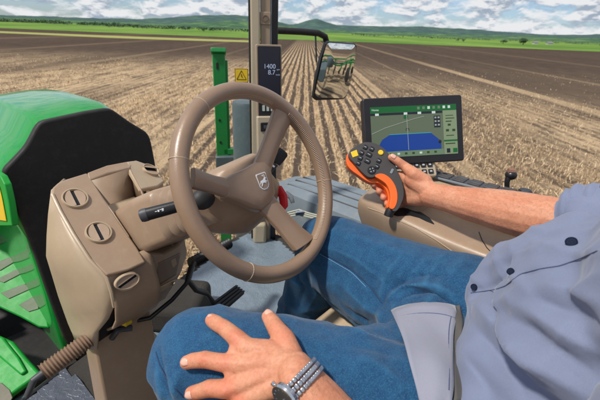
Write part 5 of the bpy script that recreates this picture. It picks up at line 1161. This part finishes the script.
for i, ch in enumerate(RH): k = (1, 1.03, .97, .84)[i]; sk_.append([(p, r*k) for p, r in zip(ch, (.0130, .0108, .0098, .0088, .0078))])
TH = [(at(424, 182, .893), .0185), (at(414, 174, .893), .0155), (J(405, 167.5, .004), .0118), (J(397, 162.5, .008), .0103), (J(390.5, 158.5, .009), .0085)]
sk_.append(TH)
# torso core, neck and head (the photographer stands beside the driver, the head is above the frame)
sk_ += [('e', V((.57, -.06, .72)), (.13, .10, .16)), ('e', V((.51, -.16, .92)), (.15, .085, .12)), [(V((.42, -.18, .97)), .05), (SL, .045)], [(V((.60, -.18, .95)), .05), (SR, .045)]]
sk_ += [[(KL, .05), (HL, .07)], [(KL, .05), (AL, .04)], [(KR, .05), (HR, .07)], [(KR, .05), (AR_, .04)], [(HL, .08), (V((.58, -.03, .62)), .10), (HR, .08)]]
HDc = V((.50, -.19, 1.27)); hf = V((-.15, 1, -.25)).normalized(); hr_ = hf.cross(V((0, 0, 1))).normalized(); hu = hr_.cross(hf)
sk_ += [[(V((.50, -.21, 1.0)), .058), (V((.50, -.21, 1.12)), .055), (HDc-hf*.02-hu*.02, .06)], ('e', HDc+hu*.02-hf*.012, (.076, .094, .10), (hr_, hf, hu)), ('e', HDc+hf*.03-hu*.055, (.055, .058, .06), (hr_, hf, hu)),
        [(HDc+hf*.086+hu*.012, .009), (HDc+hf*.106-hu*.022, .0125), (HDc+hf*.092-hu*.03, .012)], [(HDc+hf*.082-hu*.062-hr_*.018, .007), (HDc+hf*.089-hu*.061, .0085), (HDc+hf*.082-hu*.062+hr_*.018, .007)],
        [(HDc+hf*.076-hu*.095, .02), (HDc+hf*.06-hu*.098, .03)], [(HDc-hr_*.076+hu*.02, .012), (HDc-hr_*.084-hu*.012, .010), (HDc-hr_*.076-hu*.032, .008)], [(HDc+hr_*.076+hu*.02, .012), (HDc+hr_*.084-hu*.012, .010), (HDc+hr_*.076-hu*.032, .008)],
        [(HDc+hf*.083+hu*.028-hr_*.045, .008), (HDc+hf*.09+hu*.03-hr_*.012, .008)], [(HDc+hf*.083+hu*.028+hr_*.045, .008), (HDc+hf*.09+hu*.03+hr_*.012, .008)]]
cb_, nb_, fb_ = organic(sk_, .0021, 4, .5)
# tendons, knuckle wrinkles and veins
d_ = vnoise(cb_*60)*.0005+vnoise(cb_*22+3)*.0009
def along(A, B, r, amp):
    A, B = np.array(A), np.array(B); t = np.clip(((cb_-A) @ (B-A))/max(1e-9, float((B-A) @ (B-A))), 0, 1); q_ = A+np.outer(t, B-A); dd_ = np.linalg.norm(cb_-q_, axis=1); return amp*np.exp(-(dd_/r)**2)
for k in ('index', 'middle', 'ring', 'pinky'):
    kn_ = LH[k][1][0]; top = hit(JT, *fing[k][1][:2], .028)[0]; d_ += along(top, top+(kn_-LH[k][0][0])*.2, .009, .0016)
    d_ += along(top, WL.lerp(top, .45)+V((0, 0, .006)), .0035, .0007)
    pj_ = hit(JT, *fing[k][2][:2], .024)[0]; d_ += along(pj_, pj_, .008, .0009)
red_ = np.zeros(len(cb_))
for k in ('index', 'middle', 'ring', 'pinky', 'thumb'):
    for q_, (r_q, a_q) in ((1, (.013, .55)), (2, (.009, .4)), (4, (.010, .35))):
        c_q = LH[k][q_][0]; up_q = (V((0, 0, EYE))-c_q).normalized()*.008; red_ += np.array(along(c_q+up_q, c_q+up_q, r_q, a_q))
    A_q, B_q = LH[k][1][0], LH[k][3][0]; ax_q = np.array((LH[k][3][0]-LH[k][1][0]).normalized()); pj_ = np.array(LH[k][2][0])
    s_q = (cb_-pj_) @ ax_q; m_q = np.exp(-(s_q/.0065)**2)*(np.linalg.norm(cb_-pj_, axis=1) < .02); d_ += -m_q*.0006*np.cos(s_q*2*math.pi/.0040)
for ch in RH: red_ += along(ch[-1], ch[-2], .010, .4)
red_ += along(TH[4][0], TH[3][0], .012, .3)+along(WR, WR.lerp(ERs, .3), .03, .15)
red_ = np.clip(red_+.12*np.maximum(0, vnoise(cb_*30)), 0, .75)
for a_v, b_v, am in ((WR.lerp(ERs, .05), WR.lerp(ERs, .45), .0010), (WL.lerp(LH['middle'][0][0], .1), LH['ring'][0][0], .0007)):
    up_q = (V((0, 0, EYE))-a_v).normalized()*.024; d_ += along(a_v+up_q, b_v+up_q*1.2, .0035, am)
body = mk('body', cb_+nb_*d_[:, None], fb_, M['skin'], PR, ang=180)
fa = body.data.attributes.new('flush', 'FLOAT', 'POINT'); fa.data.foreach_set('value', red_.astype(np.float32))
# fine hair on the forearms
def arm_hair(A, B, n, r0, seed):
    rg_ = random.Random(seed); hb = MB(); ax_ = (B-A).normalized(); tr = bvh(cb_, fb_)
    for _ in range(n):
        t_ = rg_.random(); c_ = A.lerp(B, t_); an_ = rg_.uniform(0, 2*math.pi); o1 = ax_.orthogonal().normalized(); o2 = ax_.cross(o1); d_o = o1*math.cos(an_)+o2*math.sin(an_)
        if d_o.z < -.2: continue
        h_ = tr.ray_cast(c_+d_o*.09, -d_o, .089)
        if h_[0] is None: continue
        n_h = h_[1] if h_[1].dot(d_o) > 0 else -h_[1]; p_ = h_[0]; di = (-ax_*rg_.uniform(.5, 1)+n_h*.35+o1*rg_.uniform(-.5, .5)+o2*rg_.uniform(-.5, .5)).normalized(); ln = rg_.uniform(.006, .013); sd_h = di.cross(n_h).normalized()*r0
        hb.add([p_-sd_h, p_+sd_h, p_+di*ln*.6+n_h*.0008+sd_h*.6, p_+di*ln, p_+di*ln*.6+n_h*.0008-sd_h*.6], [(0, 1, 2, 4), (4, 2, 3)])
    return hb
hm_ = plastic('arm_hair', (.30, .17, .08), .5, 300, 0)
ah = arm_hair(WR.lerp(ERs, .08), ERs, 1500, .00010, 2).build('arm_hair', hm_, PR, smooth=False); tag(ah, kind='stuff')
ah = arm_hair(WL.lerp(ELs, .08), WL.lerp(ELs, .5), 500, .00010, 3).build('arm_hair', hm_, PR, smooth=False); tag(ah, kind='stuff')
# nails
def nail(tip, prev, upv, w_=.0052, l_=.0058, lift=.0062):
    ax_ = (tip-prev).normalized(); up = (upv-ax_*upv.dot(ax_)).normalized(); sd2 = ax_.cross(up); c_ = tip-ax_*.002; rows_ = []
    for i in range(6):
        s = i/5-.5; rows_.append([c_+ax_*s*l_*2*(1-.12*abs(t/3))+sd2*t/3*w_*(1-.5*max(0, s)**2*2)+up*(lift-(t/3)**2*w_*.45-max(0, s)*.0012) for t in range(-3, 4)])
    return MB().grid(rows_).build('fingernail', M['nail'], PR, ang=180, solid=-.0006)
for k in ('index', 'middle', 'ring', 'pinky', 'thumb'):
    n_ = hit(JT, *fing[k][4][:2])[1]; nail(LH[k][4][0], LH[k][3][0], n_, .0056 if k != 'thumb' else .0068, .0060, .0099 if k != 'thumb' else .0106)
nail(TH[4][0], TH[3][0], (JN+V((0, 0, .8))).normalized(), .0062, .0065, .0088)
# hair, eyes, shoes
hv, hn, hfc = organic([('e', HDc+hu*.034-hf*.022, (.083, .095, .098), (hr_, hf, hu)), [(HDc-hf*.06-hu*.03, .055), (HDc-hf*.055+hu*.02, .07)]], .005, 3)
keep = [f for f in hfc if (lambda c: not ((c-HDc).dot(hf) > .045 and (c-HDc).dot(hu) < .075) and (c-HDc).dot(hu) > -.06)(sum((V(hv[i]) for i in f), V((0, 0, 0)))/len(f))]
mk('hair', hv+hn*(vnoise(hv*60)*.003)[:, None], keep, M['hair'], PR, ang=180)
EW = plastic('eye_white', (.8, .78, .75), .2, 200, 0)
for s in (-1, 1):
    e_ = HDc+hf*.078+hu*.008+hr_*.032*s; eo_ = MB().sphere(e_, (.012,)*3, 16).build('eye', EW, PR); MB().sphere(e_+hf*.0085, (.0055,)*3, 12).build('iris', plastic('iris', (.05, .03, .02), .15), eo_)
    MB().tube([HDc+hf*.089+hu*.030+hr_*.016*s, HDc+hf*.090+hu*.034+hr_*.034*s, HDc+hf*.080+hu*.028+hr_*.050*s], .0035, 6).build('eyebrow', M['hair'], PR)
for A in (AL, AR_):
    sv, sn_, sf = organic([[(V((A.x, A.y+.005, .11)), .055), (V((A.x, A.y+.03, .055)), .05), (V((A.x-.01, A.y+.14, .042)), .042), (V((A.x-.012, A.y+.2, .038)), .034)], [(V((A.x, A.y-.05, .05)), .042), (V((A.x, A.y+.03, .05)), .045)]], .006, 6)
    sv[:, 2] = np.maximum(sv[:, 2], .008); mk('shoe', sv, sf, plastic('brown_boot', (.09, .05, .03), .5), PR, ang=180)
# ---- wristwatch
WT = root('wristwatch', 'steel wristwatch with link bracelet on the left wrist', 'watch', tuple(WL), frame=MT)
wa = (ELs-WL).normalized(); wc = WL.lerp(ELs, .035)
wn_ = (hit(JT, 285, 386)[1]*.6+(V((0, 0, EYE))-wc).normalized()*.6).normalized(); wn_ = (wn_-wa*wn_.dot(wa)).normalized(); wb = wa.cross(wn_).normalized()
if wb.x < 0: wb = -wb
# case sits toward the little-finger side of the wrist as seen in the photo
BT_ = bvh(cb_, fb_)
def wring(an, o=0, lift=0):
    d = (wn_*math.cos(an)+wb*math.sin(an)).normalized(); h = BT_.ray_cast(wc+wa*o+d*.08, -d, .079)
    return (h[0] if h[0] is not None else wc+wa*o+d*.026)+d*lift
face_an = -1.0
for i in range(32):
    an = face_an+.55+i*(2*math.pi-1.1)/32
    p0 = wring(an, 0, .0022); t = (wring(an+.08)-wring(an-.08)).normalized(); nn_ = t.cross(wa).normalized(); 
    if nn_.dot(p0-wc) < 0: nn_ = -nn_
    for j, wd in ((-1, .0062), (0, .0070), (1, .0062)):
        MB().box(p0+wa*j*.0070+t*(.0014 if j == 0 else -.0012), (.0050, wd-.0007, .0040), (t, wa, nn_)).build('bracelet_link', M['chrome'], WT, bevel=.0013, seg=3)
cC = wring(face_an, 0, .001); cN = (cC-wc).normalized()
ca_ = MB().lathe(cC-cN*.003, cN, [(.0185, 0), (.0200, .002), (.0200, .006), (.0182, .0085), (.0165, .0088)], 40).build('watch_case', M['chrome'], WT, ang=30)
MB().lathe(cC+cN*.0052, cN, [(.0165, 0), (.0165, .0005), (.0005, .0006)], 40).build('dial', M['watchface'], WT)
MB().box(cC+cN*.0062+wa*.004, (.0008, .009, .0003), (wb, wa, cN)).build('watch_hand', M['chrome'], WT); MB().box(cC+cN*.0062, (.0008, .009, .0003), (wa, wb, cN)).build('watch_hand', M['chrome'], WT)
for k in range(12):
    a = k*math.pi/6; MB().box(cC+cN*.006+(wa*math.cos(a)+cN.cross(wa)*math.sin(a))*.0138, (.0022, .0008, .0003), ((wa*math.cos(a)+cN.cross(wa)*math.sin(a)), (-wa*math.sin(a)+cN.cross(wa)*math.cos(a)), cN)).build('hour_mark', M['chrome'], WT)
MB().lathe(cC+cN*.002+wa*-.0195, -wa, [(.003, 0), (.003, .004), (.002, .0045)], 14).build('crown', M['chrome'], WT)
